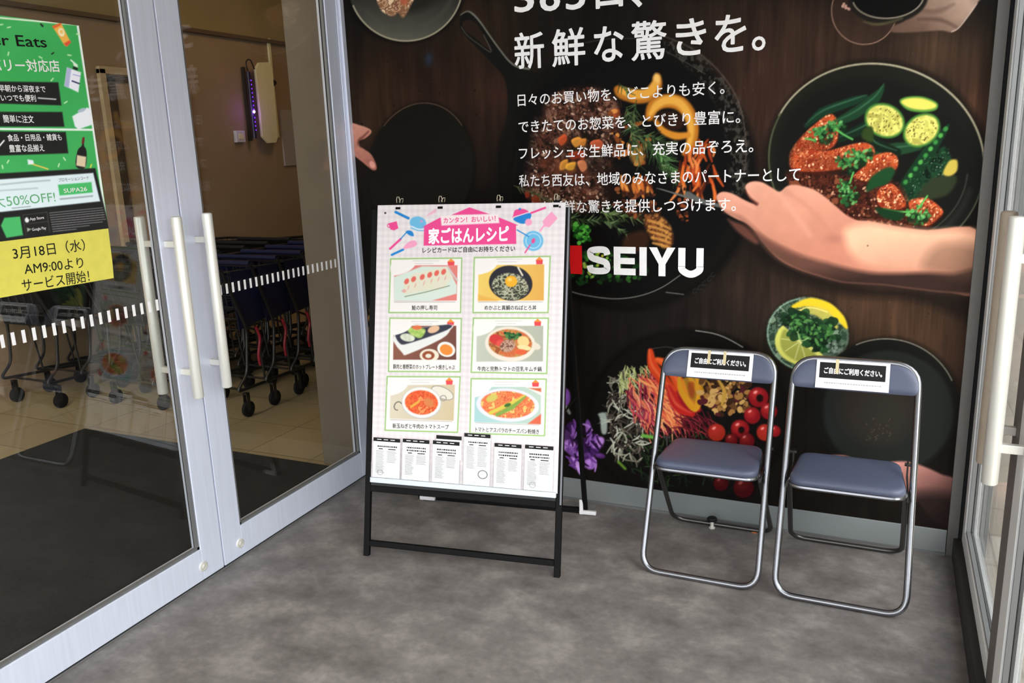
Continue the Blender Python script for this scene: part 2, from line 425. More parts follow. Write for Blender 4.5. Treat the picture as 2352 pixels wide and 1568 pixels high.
def inside(x, y, P):
    c = False; n = len(P)
    for i in range(n):
        x0, y0 = P[i-1]; x1, y1 = P[i]
        if (y0 > y) != (y1 > y) and x < (x1-x0)*(y-y0)/(y1-y0)+x0: c = not c
    return c
def smooth(pts, seg=6, closed=True):
    n = len(pts); out = []
    for i in range(n if closed else n-1):
        g = (lambda k: pts[k % n]) if closed else (lambda k: pts[min(max(k, 0), n-1)])
        p0, p1, p2, p3 = g(i-1), g(i), g(i+1), g(i+2)
        for k in range(seg):
            t = k/seg; out.append(tuple(.5*((2*p1[d])+(-p0[d]+p2[d])*t+(2*p0[d]-5*p1[d]+4*p2[d]-p3[d])*t*t+(-p0[d]+3*p1[d]-3*p2[d]+p3[d])*t**3) for d in (0, 1)))
    if not closed: out.append(tuple(pts[-1]))
    return out
def grad(c0, c1, p0, p1, amp=0, scale=10, seed=1):
    c0 = np.array(c0, float); c1 = np.array(c1, float); ex, ey = p1[0]-p0[0], p1[1]-p0[1]; q = ex*ex+ey*ey
    def f(U, V):
        t = np.clip(((U-p0[0])*ex+(V-p0[1])*ey)/q, 0, 1)[..., None]; r = c0*(1-t)+c1*t
        if amp: r = r*(1+amp*(fnoise(U/scale, V/scale, seed)[..., None]-.5)*2)
        return np.clip(r, 0, 255)
    return f
def nzc(cols, scale, seed, sharp=1.0):
    """noise colour running through a list of colours"""
    cols = np.array(cols, float)
    def f(U, V):
        n = np.clip((fnoise(U/scale, V/scale, seed, 4)-.5)*sharp*2+.5, 0, .9999)*(len(cols)-1); k = n.astype(int); t = (n-k)[..., None]
        return cols[k]*(1-t)+cols[np.minimum(k+1, len(cols)-1)]*t
    return f

# ---------------------------------------------------------------- lettering
_tc = {}
def glyphs(text):
    key = text
    if key in _tc: return _tc[key]
    cu = bpy.data.curves.new('lettering', 'FONT'); cu.body = text; cu.size = 1.0; cu.resolution_u = 3
    o = bpy.data.objects.new('lettering', cu); COL.objects.link(o)
    dg = bpy.context.evaluated_depsgraph_get(); dg.update(); ev = o.evaluated_get(dg); me = ev.to_mesh()
    vs = np.array([v.co[:2] for v in me.vertices]) if len(me.vertices) else np.zeros((0, 2)); fs = [tuple(p.vertices) for p in me.polygons]
    ev.to_mesh_clear(); bpy.data.objects.remove(o); bpy.data.curves.remove(cu)
    _tc[key] = (vs, fs); return vs, fs
def put_text(mb, pl, text, a0, b0, width, height, n=.0012, offset=0.0, mi=0, dirv=(1, 0), italic=0):
    """one line; (a0,b0) left end of baseline, width of the line, height of a full character box"""
    vs, fs = glyphs(text)
    if not len(vs): return
    x0, x1 = vs[:, 0].min(), vs[:, 0].max(); sx = width/(x1-x0); sy = height
    dx, dy = dirv
    # heavier weight: the same outline laid down again, shifted a little each way
    sh = [(0, 0)] if offset <= 0 else [(offset*math.cos(k*PI/4), offset*math.sin(k*PI/4)) for k in range(0, 8, 1 if offset > .012 else 2)]
    for k, (ox, oy) in enumerate(sh):
        q = []
        for x, y in vs:
            p, r = (x-x0+ox)*sx, (y+oy)*sy; p += italic*r; q.append(pl.P(a0+p*dx-r*dy, b0+p*dy+r*dx, n+k*.00002))
        mb.add(q, fs, mi)
def text_px(mb, pl, text, p0, p1, hpx, **kw):
    """baseline from photo pixel p0 to p1, character height hpx photo pixels"""
    a0, b0 = pl.at(*p0); a1, b1 = pl.at(*p1); d = math.hypot(a1-a0, b1-b0)
    ah, bh = pl.at(p0[0], p0[1]-hpx); h = math.hypot(ah-a0, bh-b0)/.88
    put_text(mb, pl, text, a0, b0, d, h, dirv=((a1-a0)/d, (b1-b0)/d), **kw)
def rect_px(mb, pl, p, n0, n1, mi=0): mb.prism(pl, [pl.at(*q) for q in p], n0, n1, mi)

# ---------------------------------------------------------------- the setting
def sbox(name, x0, x1, y0, y1, z0, z1, m, bevel=0): return struct(MB().box(x0, x1, y0, y1, z0, z1).build(name, m, bevel=bevel))
sbox('floor', -0.02, 2.90, -6.2, 0.02, -0.1, 0.0, FLOOR)
sbox('floor_store', -6.0, -0.021, -6.2, 5.2, -0.1, 0.0, TILE)
sbox('floor_outside', 2.901, 16.0, -14.0, 10.0, -0.12, -0.015, PAVE)
sbox('wall_back', 0.0, 2.96, 0.022, 0.14, 0.0, 3.0, SKIRT)
sbox('ceiling', -0.02, 2.96, -5.2, 0.14, 3.0, 3.12, CEIL)
sbox('wall_store_left', -3.65, -3.50, -6.2, 5.2, 0.0, 2.86, WALLI)
sbox('trim_1', -3.50, -3.455, -6.2, 5.0, 2.85, 2.885, mat('brown_trim', (92, 72, 50), .6))
sbox('wall_store_upper', -3.65, -3.48, -6.2, 5.2, 2.885, 3.7, WALLU)
sbox('wall_store_far', -3.5, 0.0, 5.0, 5.12, 0.0, 3.7, WALLI)
sbox('ceiling_store', -3.65, -0.02, -6.2, 5.12, 3.7, 3.8, CEIL)
sbox('wall_store_right', -0.336, -0.06, -0.03, 5.0, 0.0, 3.7, PILLAR, .004)
sbox('baseboard_back', 0.02, 2.81, -0.006, 0.021, 0.0, 0.112, SKIRT, .002)
sbox('trim_2', 0.02, 2.81, -0.012, -0.004, 0.0, 0.012, ALU_D)
# door seen inside on the far left wall
dr = struct_root('door_5', (-3.5, 1.9, 0))
MB().box(-3.5, -3.46, 1.50, 1.56, 0, 2.46).box(-3.5, -3.46, 2.40, 2.46, 0, 2.46).box(-3.5, -3.46, 1.50, 2.46, 2.42, 2.48).build('door_frame', mat('tan_door_frame', (182, 158, 120), .6), dr, bevel=.003)
MB().box(-3.5, -3.475, 1.56, 2.40, 0.0, 2.42).build('door_panel', DOORI, dr)
MB().box(-3.475, -3.46, 1.565, 1.64, 0, 2.41).box(-3.475, -3.46, 1.565, 2.4, 2.36, 2.41).build('door_rebate', mat('dark_brown_rebate', (70, 54, 40), .6), dr)

# aluminium framed glass doors; local: y runs along the wall, 'side' = which way the face looks
def leaf(name, xw, side, y0, y1, meet, rail_b=.148, top=2.62, hz=(.80, 1.512), lock=True, alu=ALU, inner_handle=True, hinge_w=.085, meet_mat=None, hmat=None):
    """one door leaf between y0 (far) and y1 (near); meet = 'near'/'far' says where it meets its twin"""
    r = struct_root(name, (xw, (y0+y1)/2, 0)); th = .05; s = side
    xa, xb = sorted((xw, xw-s*th))
    stile_far = (.115 if meet == 'far' else hinge_w); stile_near = (.115 if meet == 'near' else hinge_w)
    f = MB()
    f2 = MB(); fn = f2 if meet == 'near' else f; ff = f2 if meet == 'far' else f
    ff.box(xa, xb, y0-stile_far, y0-.002, .012, top); fn.box(xa, xb, y1+.002, y1+stile_near, .012, top)
    f2.build('meeting_stile', meet_mat or alu, r, bevel=.002)
    f.box(xa, xb, y1+stile_near, y0-stile_far, .012, rail_b); f.box(xa, xb, y1+stile_near, y0-stile_far, top-.1, top)
    f.build('door_frame', alu, r, bevel=.002)
    # glazing beads around the opening, on the visible face, and dark gasket
    g0, g1 = y1+stile_near, y0-stile_far
    bd = MB(); b = .012; xf = xw-s*.006; xk = xw-s*.020
    xl, xh = sorted((xf, xk))
    bd.box(xl, xh, g0, g0+b, rail_b, top-.1); bd.box(xl, xh, g1-b, g1, rail_b, top-.1); bd.box(xl, xh, g0, g1, rail_b, rail_b+b)
    bd.build('glazing_bead', ALU_D, r)
    xg = xw-s*.026; MB().box(xg-.004, xg+.004, g0, g1, rail_b, top-.1).build('glass_pane', GLASS, r)
    gk = MB(); xl, xh = sorted((xw-s*.0195, xw-s*.032)); gk.box(xl, xh, g0, g0+.005, rail_b, top-.1); gk.box(xl, xh, g1-.005, g1, rail_b, top-.1); gk.box(xl, xh, g0, g1, rail_b-.001, rail_b+.005)
    gk.build('gasket', RUBBER, r)
    ym = (y1+.063) if meet == 'near' else (y0-.089)
    def handle(off, nm):
        h = MB(); X = xw+off; n_ = 20; rr = .0205
        prof = [(.6*rr, 0), (.9*rr, .002), (rr, .007), (rr, hz[1]-hz[0]-.007), (.9*rr, hz[1]-hz[0]-.002), (.6*rr, hz[1]-hz[0])]
        h.lathe((X, ym, hz[0]), (0, 0, 1), prof, n_)
        ho = h.build(nm, hmat or STEEL, r, smooth=True)
        c = MB(); base = xw if off*s > 0 else xw-s*th
        for z in (hz[0]+.105, hz[1]-.105): c.box(min(base, X), max(base, X), ym-.010, ym+.010, z-.012, z+.012)
        c.build('handle_bracket', STEEL, ho, bevel=.002)
    handle(s*.07, 'pull_handle')
    if inner_handle: handle(-s*(th+.07), 'pull_handle')
    if lock:
        l = MB(); yl = ym-.012 if meet == 'far' else ym-.05
        yl = (y0-.115-(-.0)) if False else yl
        l.lathe((xw, lock, .071), (s, 0, 0), [(.021, 0), (.021, .004), (.016, .006), (.016, .002), (.011, .002), (.011, .006), (.008, .008)], 24)
        l.build('floor_lock', STEEL, r, smooth=True)
    return r, xg
def marks(root, xg, side, ys, z0=1.160, z1=1.202):
    m = MB(); x = xg+side*.0052
    for y in ys:
        a, b = sorted((x, x+side*.0006)); m.box(a, b, y-.0062, y+.0062, z0, z1)
    m.build('safety_marking', INKW, root)
R1, xg1 = leaf('door_1', 0.0, 1, -0.048, -1.176, 'near', lock=-1.076)
# its meeting stile is at the near end
marks(R1, xg1, 1, [-.192-.0364*i for i in range(25)])
R2, xg2 = leaf('door_2', 0.0, 1, -1.180, -2.30, 'far', lock=-1.294)
marks(R2, xg2, 1, [-1.329-.0364*i for i in range(24)])
R3, xg3 = leaf('door_3', 2.865, -1, -0.012, -1.108, 'near', rail_b=.15, lock=None, alu=ALU_W, hinge_w=.075, inner_handle=False, meet_mat=ALU_K, hmat=BEIGEH)
R4, xg4 = leaf('door_4', 2.865, -1, -1.112, -2.21, 'far', rail_b=.15, lock=None, alu=ALU_W, inner_handle=False)
jb = MB().box(-.055, .004, -.046, .022, 0, 2.98).box(.004, .016, -.03, .0, 0, 2.98)
struct(jb.build('trim_3', ALU, bevel=.002))
struct(MB().box(-.04, -.012, -.05, -.0462, 0, 2.98).build('trim_4', RUBBER))
struct(MB().box(2.812, 2.853, -.004, .022, 0, 2.98).build('trim_5', ALU_J, bevel=.002))
struct(MB().box(2.854, 2.93, -.008, .022, 0, 2.98).build('trim_6', RUBBER))
struct(MB().box(-.06, .002, -2.4, -.02, .0, .006).build('trim_7', ALU_D, bevel=.001))
struct(MB().box(-.05, -.004, -2.4, -.02, .0061, .0118).build('trim_8', RUBBER))
struct(MB().box(2.835, 2.93, -2.4, -.01, 0, .085).build('trim_9', mat('dark_sill', (36, 34, 33), .6), bevel=.003))
struct(MB().box(-.06, .0, -2.4, -.02, 2.63, 3.0).build('trim_10', ALU, bevel=.002))
struct(MB().box(2.86, 2.93, -2.4, .0, 2.63, 3.0).build('trim_11', ALU_W, bevel=.002))
# fixed glazing on towards the camera, out of view but seen in reflections
for i, (xw, s) in enumerate(((0.0, 1), (2.865, -1))):
    w = struct_root('window_%d' % (i+1), (xw, -3.8, 0)); xa, xb = sorted((xw, xw-s*.05)); xm = (xa+xb)/2
    MB().box(xa, xb, -2.44, -2.36, 0, 3).box(xa, xb, -5.2, -5.12, 0, 3).box(xa, xb, -5.12, -2.44, 0, .12).box(xa, xb, -5.12, -2.44, 2.9, 3).box(xa, xb, -3.8, -3.74, .12, 2.9).build('window_frame', ALU, w)
    MB().box(xm-.004, xm+.004, -5.12, -2.44, .12, 2.9).build('glass_pane', GLASS, w)

# outside, seen through the right-hand doors
tag(MB().box(9.0, 9.8, -3, 9.5, -.015, 1.5).build('hedge', mat('green_hedge', (96, 118, 62), .9, noise=(14, .5, (1, 1, 1)), bump=(20, 1.0))), 'clipped green hedge across the paving, seen through right-hand door', 'hedge')
sbox('wall_outside', 12.0, 12.4, -6, 10, -.02, 4.2, mat('pale_outside_wall', (206, 196, 178), .8, noise=(1.5, .1, (1, 1, 1))))

# ---------------------------------------------------------------- unseen ceiling lamps, added to light the store interior
for i, (x, y) in enumerate(((-1.9, 2.9), (-1.7, -1.4))):
    t = thing('added_ceiling_lamp', ('unseen square ceiling lamp added to light the store above the trolleys', 'unseen square ceiling lamp added to light the store above the near end of the mat')[i], 'lamp', (x, y, 3.7))
    MB().box(x-.32, x+.32, y-.32, y+.32, 3.66, 3.70).build('lamp_housing', CEIL, t)
    MB().box(x-.28, x+.28, y-.28, y+.28, 3.652, 3.66).build('diffuser', mat('lit_diffuser', (255, 230, 190), .5, emit=((255, 214, 160), 16.0)), t)

# ---------------------------------------------------------------- the printed food mural on the back wall
MUR = Plane((0, 0, 0), (1, 0, 0), (0, 0, 1))
mural = thing('food_mural', 'large dark printed mural of food, hands and plates filling the back wall', 'mural', (1.41, 0, .112))
M = Sheet(MUR, .0, 2.812, .112, 2.62, .0031, (27, 22, 18))
def paint_mural(M):
    G = M.glow
    for a in [(1000, 250, 190, 170, (58, 37, 27), .9), (860, 230, 60, 110, (62, 42, 27), .9), (1100, 60, 90, 90, (58, 42, 28), .8), (1150, 215, 60, 60, (62, 38, 28), .8),
              (1780, 250, 150, 260, (76, 50, 38), .95), (1900, 120, 170, 110, (78, 55, 42), .85), (2160, 120, 110, 90, (84, 62, 46), .9), (2235, 260, 70, 130, (88, 58, 42), .8),
              (1640, 40, 120, 60, (58, 42, 33), .7), (1990, 710, 280, 90, (82, 58, 42), .95), (1740, 690, 130, 70, (60, 45, 36), .9), (2130, 800, 110, 80, (98, 68, 48), .9),
              (1620, 740, 200, 80, (48, 37, 31), .8), (1450, 730, 150, 60, (30, 25, 22), .8), (1400, 830, 120, 60, (26, 21, 18), .6), (2200, 860, 60, 80, (84, 58, 44), .6)]: G(*a)
    # wood grain
    n = fnoise(M.A*34+fnoise(M.A*3, M.B*3, 5)*2, M.B*2.2, 11, 4); n2 = fnoise(M.A*150, M.B*8, 23, 2)
    M.C *= (1+.5*(n-.5)+.22*(n2-.5))[..., None]
    k = fnoise(M.A*6, M.B*5, 31, 3); M.C *= (.76+.34*k)[..., None]
    M.scatter([(800, 100), (1180, 100), (1180, 500), (800, 500)], 30, [(70, 50, 38), (18, 14, 12)], (.8, 2), 4)
    M.scatter([(1700, 100), (2250, 100), (2250, 900), (1700, 900)], 60, [(110, 80, 62), (34, 24, 18)], (.7, 1.8), 5)
    M.glow(985, 135, 10, 16, (44, 62, 90), .7)
    # plate of bread, top left
    M.ell(930, -32, 141, 131, -8, (16, 14, 12), 6)
    M.ell(932, -38, 133, 133, -8, grad((52, 50, 44), (98, 97, 86), (930, -10), (925, 95), .06, 30), 2)
    M.ring(932, -38, 131, 132, -8, 3.6, (160, 152, 128), 20, 165, 1.2)
    M.ring(932, -38, 112, 105, -8, 8, (84, 82, 72), 30, 150, 5, .6)
    M.ell(935, -30, 74, 60, -8, (40, 37, 32), 10, .8)
    M.blob([(868, -20), (872, 18), (890, 34), (905, 37), (914, 30), (926, 41), (941, 18), (950, -20)], nzc([(146, 104, 74), (205, 165, 128), (120, 70, 52), (226, 196, 160)], 14, 3, 1.6), 2)
    M.poly([(916, -10), (920, 8), (934, 14), (940, -12)], (196, 96, 66), 3, .8)
    # dark plate with hand, left
    M.ell(968, 392, 124, 158, 8, (16, 14, 12), 8, .9)
    M.ell(966, 390, 120, 155, 8, grad((24, 21, 17), (30, 28, 24), (900, 300), (1000, 500), .05, 40), 2)
    M.ring(966, 390, 119, 154, 8, 2.2, (92, 74, 58), 215, 312, 1)
    M.blob([(800, 286), (828, 288), (850, 297), (852, 306), (838, 318), (826, 322), (824, 330), (836, 342), (852, 354), (863, 374), (865, 388), (857, 391), (846, 384), (832, 372), (812, 356), (798, 340)],
           grad((204, 140, 120), (170, 104, 88), (810, 290), (850, 385), .06, 9), 1.6)
    M.line([(846, 302), (834, 314), (824, 322), (822, 332)], [4, 6, 3], (120, 66, 54), 2, .8, True)
    M.ell(855, 378, 6, 9, -30, (216, 150, 134), 2)
    M.blob([(824, 334), (836, 326), (838, 334), (832, 340)], (60, 36, 28), 2, .7)
    # skillet
    M.ell(1440, 402, 300, 312, 0, (14, 12, 11), 9, .9)
    M.blob([(1056, 60), (1060, 34), (1073, 25), (1088, 32), (1104, 50), (1122, 76), (1148, 112), (1170, 140), (1192, 155), (1215, 160), (1240, 190), (1210, 330), (1165, 330), (1166, 230), (1158, 180), (1132, 147), (1103, 117), (1072, 86)], (23, 22, 19), 2)
    M.blob([(1062, 54), (1074, 46), (1090, 50), (1110, 78), (1128, 108), (1131, 118), (1112, 106), (1088, 84), (1070, 72)], (48, 34, 26), 1.5)
    M.line([(1058, 34), (1073, 26), (1087, 33), (1104, 52), (1122, 78), (1148, 114), (1170, 141), (1190, 154), (1215, 158)], [2, 4.5, 3.5, 4, 5], (128, 128, 116), 1.4, .9, True)
    M.line([(1060, 62), (1072, 80), (1100, 102), (1128, 119), (1111, 80)], 2, (98, 96, 86), 1.2, .8, True)
    M.ell(1436, 398, 288, 302, 0, (19, 17, 15), 3)
    M.ell(1432, 400, 262, 284, 0, (15, 13, 12), 5)
    w, a = M.pmask([(1520, 80), (1590, 110), (1650, 160), (1700, 230), (1722, 320), (1716, 430), (1680, 470), (1672, 330), (1650, 250), (1600, 170), (1530, 118)], 6)
    q = fnoise(M.U[w]/7, M.V[w]/9, 77, 3); M.put(w, a*np.clip((q-.47)*6, 0, 1)*.8, (84, 78, 70))
    M.line([(1345, 98), (1390, 90), (1440, 88), (1500, 92)], 2, (72, 68, 60), 1.2, .9, True)
    M.line([(1530, 118), (1570, 140), (1620, 170)], 2, (95, 88, 78), 1.2, .8, True)
    M.line([(1528, 84), (1590, 112), (1648, 160), (1690, 220), (1708, 280), (1714, 350), (1708, 400)], [2, 3, 2], (112, 98, 86), 1.5, .7, True)
    M.line([(1296, 664), (1340, 677), (1410, 686), (1470, 679), (1520, 660), (1562, 632)], 2.4, (128, 126, 118), 1, .9, True)
    M.line([(1530, 671), (1570, 676)], 2.6, (120, 118, 110), 1, .8)
    M.line([(1190, 330), (1178, 420)], 2, (50, 46, 40), 2, .5)
    for i, (x, y) in enumerate([(1596, 668), (1608, 660), (1618, 650), (1630, 640), (1638, 630)]):
        M.ring(x, y, 4, 6, 35, 1.6, (62, 60, 56), 0, 300-20*i, 1, .8)
    # steak and its trimmings
    steak = [(1205, 420), (1212, 350), (1225, 280), (1262, 225), (1320, 200), (1380, 205), (1420, 235), (1432, 300), (1410, 360), (1402, 420), (1392, 470), (1340, 486), (1270, 476), (1225, 466)]
    M.blob(steak, nzc([(34, 22, 17), (74, 42, 32), (112, 68, 52), (52, 28, 20), (140, 96, 76)], 17, 7, 1.5), 7)
    M.scatter(smooth(steak), 620, [(168, 130, 108), (128, 84, 66), (58, 32, 24), (30, 20, 15), (196, 160, 138), (104, 52, 38)], (.8, 2.6), 8, (1, 2.2), (20, 70))
    M.blob([(1290, 330), (1310, 390), (1380, 400), (1404, 350), (1380, 320), (1330, 308)], (24, 16, 12), 12, .55)
    M.blob([(1235, 370), (1270, 360), (1320, 372), (1352, 398), (1330, 420), (1270, 414)], nzc([(120, 60, 40), (70, 36, 26)], 10, 9, 1.5), 6, .7)
    for p, c in [([(1282, 318), (1298, 308), (1302, 322), (1288, 334)], (224, 92, 48)), ([(1312, 322), (1330, 314), (1338, 326), (1322, 338)], (240, 160, 62)), ([(1330, 322), (1346, 318), (1344, 332), (1334, 336)], (228, 140, 56)),
                 ([(1356, 326), (1376, 320), (1386, 332), (1374, 344), (1360, 340)], (220, 100, 62)), ([(1288, 372), (1304, 366), (1300, 386), (1286, 390)], (226, 150, 60)), ([(1302, 376), (1322, 372), (1316, 390), (1300, 388)], (240, 170, 60)),
                 ([(1326, 372), (1342, 368), (1348, 386), (1336, 394)], (232, 140, 92)), ([(1330, 346), (1344, 350), (1340, 366), (1326, 358)], (196, 74, 38)), ([(1306, 352), (1326, 348), (1330, 362), (1312, 366)], (168, 60, 34)),
                 ([(1412, 250), (1424, 254), (1420, 272), (1408, 268)], (196, 88, 50)), ([(1222, 452), (1240, 448), (1238, 466), (1224, 464)], (150, 62, 34)), ([(1206, 440), (1214, 436), (1216, 450), (1208, 454)], (168, 58, 32))]:
        M.blob(p, c, 1.6); M.blob([(x+3, y+5) for x, y in p], tuple(int(k*.6) for k in c), 3, .35)
    M.blob([(1196, 360), (1212, 280), (1250, 215), (1250, 260), (1226, 330), (1214, 420)], (14, 12, 11), 14, .85)
    M.blob([(1400, 205), (1440, 230), (1446, 330), (1424, 330), (1424, 250)], (16, 12, 10), 12, .7)
    M.blob([(1380, 400), (1420, 380), (1440, 440), (1410, 470), (1385, 450)], (30, 18, 13), 9, .8)
    for i_ in range(40):
        rr_ = random.Random(500+i_); x = rr_.uniform(1300, 1424); y = rr_.uniform(205, 300); M.line([(x, y), (x+rr_.uniform(4, 12), y+rr_.uniform(14, 30))], [1.2, 2.2, 1], rr_.choice([(150, 128, 120), (96, 72, 62), (40, 26, 20)]), 1, .55)
    M.scatter([(1396, 250), (1460, 262), (1500, 330), (1470, 380), (1410, 360)], 46, [(204, 110, 44), (150, 76, 34), (232, 150, 70), (70, 34, 20)], (2, 7), 140, (1, 2.4), alpha=.9)
    # squash rings
    M.line([(1510, 176), (1508, 196), (1490, 218), (1462, 222), (1430, 214), (1420, 206)], [16, 26, 30, 32, 28, 20], (196, 118, 38), 3, 1, True)
    M.line([(1508, 178), (1504, 196), (1486, 214), (1456, 216), (1428, 208)], [12, 20, 22, 22, 16], (240, 172, 68), 3.5, .95, True)
    M.line([(1492, 268), (1502, 244), (1530, 232), (1562, 238), (1584, 264), (1592, 300), (1586, 335), (1572, 352)], [20, 30, 32, 34, 30, 26, 24, 12], (206, 124, 36), 3, 1, True)
    M.line([(1494, 262), (1508, 242), (1532, 230), (1560, 236), (1580, 262), (1588, 300), (1582, 332)], [10, 18, 20, 20, 18, 14, 12], (246, 182, 76), 4, .9, True)
    M.line([(1508, 278), (1524, 300), (1552, 312), (1580, 310)], [12, 16, 18, 14], (226, 146, 46), 3, 1, True)
    M.blob([(1506, 268), (1530, 256), (1560, 262), (1572, 286), (1556, 298), (1530, 294)], (64, 34, 18), 4, .85)
    M.blob([(1448, 360), (1456, 330), (1480, 350), (1478, 372), (1460, 378)], (188, 132, 58), 5, .8)
    M.blob([(1500, 180), (1506, 168), (1516, 176), (1514, 192)], (252, 206, 120), 4, .7)
    rnd = random.Random(3)
    # herb sprigs
    def sprig(x0, y0, x1, y1, n, L, cols, sd, spread=60):
        r = random.Random(sd); ba = math.atan2(y1-y0, x1-x0)
        M.line([(x0, y0), (x1, y1)], 2, cols[0], 1, .9)
        for i in range(n):
            t = r.random(); x, y = x0+(x1-x0)*t, y0+(y1-y0)*t; a = ba+math.radians(r.choice((-1, 1))*r.uniform(15, spread)); l = L*r.uniform(.5, 1)
            M.line([(x, y), (x+l*math.cos(a), y+l*math.sin(a))], [2.6, 1], r.choice(cols), 1, .9)
    gc = [(52, 74, 40), (92, 122, 70), (40, 56, 32), (118, 140, 92)]
    for a in [(1440, 250, 1462, 330, 34, 34, gc, 1), (1462, 230, 1448, 300, 26, 30, gc, 2), (1450, 300, 1520, 350, 40, 40, gc, 3), (1480, 310, 1540, 330, 30, 30, gc, 4), (1500, 340, 1556, 400, 60, 42, [(70, 120, 62), (116, 168, 96), (48, 84, 44), (150, 190, 120)], 5),
              (1420, 190, 1444, 214, 10, 24, gc, 6), (1180, 426, 1290, 470, 40, 18, [(92, 84, 60), (70, 80, 48), (128, 118, 84)], 7), (1450, 300, 1470, 380, 24, 30, gc, 8), (1512, 372, 1560, 420, 34, 26, gc, 9),
              (1300, 500, 1420, 512, 50, 26, gc, 10), (1380, 488, 1488, 506, 50, 24, [(70, 92, 48), (108, 134, 76), (132, 150, 96)], 11), (1400, 510, 1440, 540, 16, 20, gc, 12), (1250, 480, 1330, 520, 30, 20, gc, 13)]: sprig(*a)
    # orange strips
    for i in range(46):
        x = rnd.uniform(1560, 1640); y = rnd.uniform(320, 430); L = rnd.uniform(24, 60); a = math.radians(rnd.uniform(60, 125))
        M.line([(x, y), (x+L*.5*math.cos(a)+rnd.uniform(-6, 6), y+L*.5*math.sin(a)), (x+L*math.cos(a), y+L*math.sin(a))], [4, 8, 4], rnd.choice([(226, 92, 38), (240, 122, 52), (190, 66, 26), (248, 146, 78), (96, 34, 18)]), 1.6, .9, True)
    for i in range(30):
        x = rnd.uniform(1425, 1490); y = rnd.uniform(400, 435)
        M.line([(x, y), (x+rnd.uniform(-4, 14), y+rnd.uniform(14, 34))], [5, 8, 4], rnd.choice([(222, 118, 48), (168, 76, 34), (240, 152, 72), (88, 40, 20)]), 1.6, .9)
    M.scatter([(1380, 430), (1500, 440), (1530, 520), (1440, 500)], 60, [(110, 56, 34), (60, 32, 20), (150, 84, 46)], (2, 6), 12, (1, 2))
    M.blob([(1480, 500), (1510, 492), (1540, 520), (1545, 560), (1524, 570), (1490, 540)], nzc([(150, 86, 44), (80, 42, 22), (196, 130, 66)], 10, 15, 1.5), 4)
    for i in range(5): M.line([(1488+i*3, 506+i*13), (1515+i*4, 514+i*13), (1540, 526+i*11)], [5, 7, 4], (216, 152, 74), 2, .85, True)
    M.scatter([(1560, 420), (1580, 440), (1578, 520), (1555, 500)], 24, [(150, 72, 36), (70, 34, 20)], (2, 5), 14, (1, 2))
    M.blob([(1440, 540), (1480, 530), (1490, 560), (1460, 580), (1430, 566)], (72, 40, 24), 5, .8)
    # parsley
    gp = [(60, 150, 48), (96, 190, 70), (32, 90, 30), (20, 56, 20)]
    M.scatter([(1316, 510), (1350, 520), (1356, 552), (1330, 560), (1314, 540)], 70, gp, (2, 5), 16, (1, 1.6))
    M.scatter([(1300, 590), (1390, 570), (1480, 600), (1490, 640), (1380, 650), (1300, 650)], 130, [(34, 84, 32), (22, 50, 22), (60, 130, 46), (16, 34, 16)], (2, 6), 17, (1, 1.8), alpha=.7)
    M.scatter([(1366, 578), (1398, 578), (1396, 606), (1370, 612)], 20, [(190, 190, 60), (120, 170, 60)], (2, 4), 18)
    M.scatter([(1340, 600), (1356, 590), (1362, 640), (1345, 640)], 20, [(70, 130, 50), (150, 176, 70)], (2, 4), 19)
    # fork
    for d in (0, 6, 12): M.line([(1508+d, 432+d*.2), (1560+d, 446+d*.5), (1592, 455)], [1.6, 2.6, 5], (112, 112, 106), 1, .9, True)
    M.line([(1580, 446), (1612, 462), (1660, 474)], [14, 12, 7], (104, 106, 102), 2, 1, True)
    # curry plate
    M.ell(2016, 385, 262, 246, 10, (20, 16, 12), 10, .8)
    M.ell(2013, 372, 250, 226, 12, grad((34, 34, 26), (26, 27, 23), (1850, 200), (2200, 500), .06, 30), 2)
    M.ell(2005, 380, 226, 200, 12, (23, 23, 20), 14, .9)
    M.ring(2013, 372, 249, 225, 12, 4.5, (168, 160, 134), 195, 345, 1.4)
    M.ring(2013, 372, 248, 224, 12, 4, (86, 92, 66), 135, 196, 1.6)
    M.ring(2013, 372, 248, 224, 12, 3, (92, 96, 78), -15, 60, 1.6)
    M.ring(2010, 372, 214, 188, 12, 2.5, (84, 88, 76), -5, 62, 2, .8); M.ring(2010, 374, 226, 200, 12, 14, (48, 50, 44), 5, 58, 6, .6)
    def seg(pts, c, sd): M.blob(pts, c, 2)
    # beans and greens
    for pts, wd, c in [([(1850, 290), (1890, 258), (1960, 232), (1990, 222)], [8, 22, 20, 8], (26, 60, 40)), ([(1900, 290), (1960, 262), (2010, 225), (2030, 196)], [10, 26, 24, 4], (30, 68, 42)), ([(1930, 318), (1990, 290), (2020, 262)], [18, 26, 14], (22, 46, 30)),
                       ([(2010, 345), (2060, 342), (2110, 336)], [18, 30, 18], (34, 72, 44)), ([(1995, 300), (2010, 330), (2060, 350)], [20, 30, 20], (20, 36, 24))]:
        M.line(pts, wd, c, 2, 1, True); M.line([(x, y-4) for x, y in pts], [1, 4, 1], (74, 128, 92), 2, .7, True)
    M.blob([(2060, 440), (2080, 400), (2130, 330), (2176, 286), (2178, 296), (2150, 350), (2120, 410), (2070, 460)], (24, 58, 34), 2)
    M.blob([(2076, 470), (2110, 410), (2160, 340), (2180, 350), (2186, 392), (2150, 430), (2110, 470)], nzc([(18, 44, 28), (36, 76, 46), (14, 30, 20)], 16, 41, 1.4), 3)
    for i in range(9):
        t = i/8; x, y = 2080+t*92, 418-t*122; M.ell(x, y, 6, 5, -50, (86, 170, 76) if i % 2 else (60, 140, 64), 1.8)
    M.scatter([(2060, 460), (2120, 360), (2185, 340), (2180, 400), (2110, 470)], 90, [(120, 150, 120), (30, 70, 44), (60, 110, 66)], (.7, 1.8), 42)
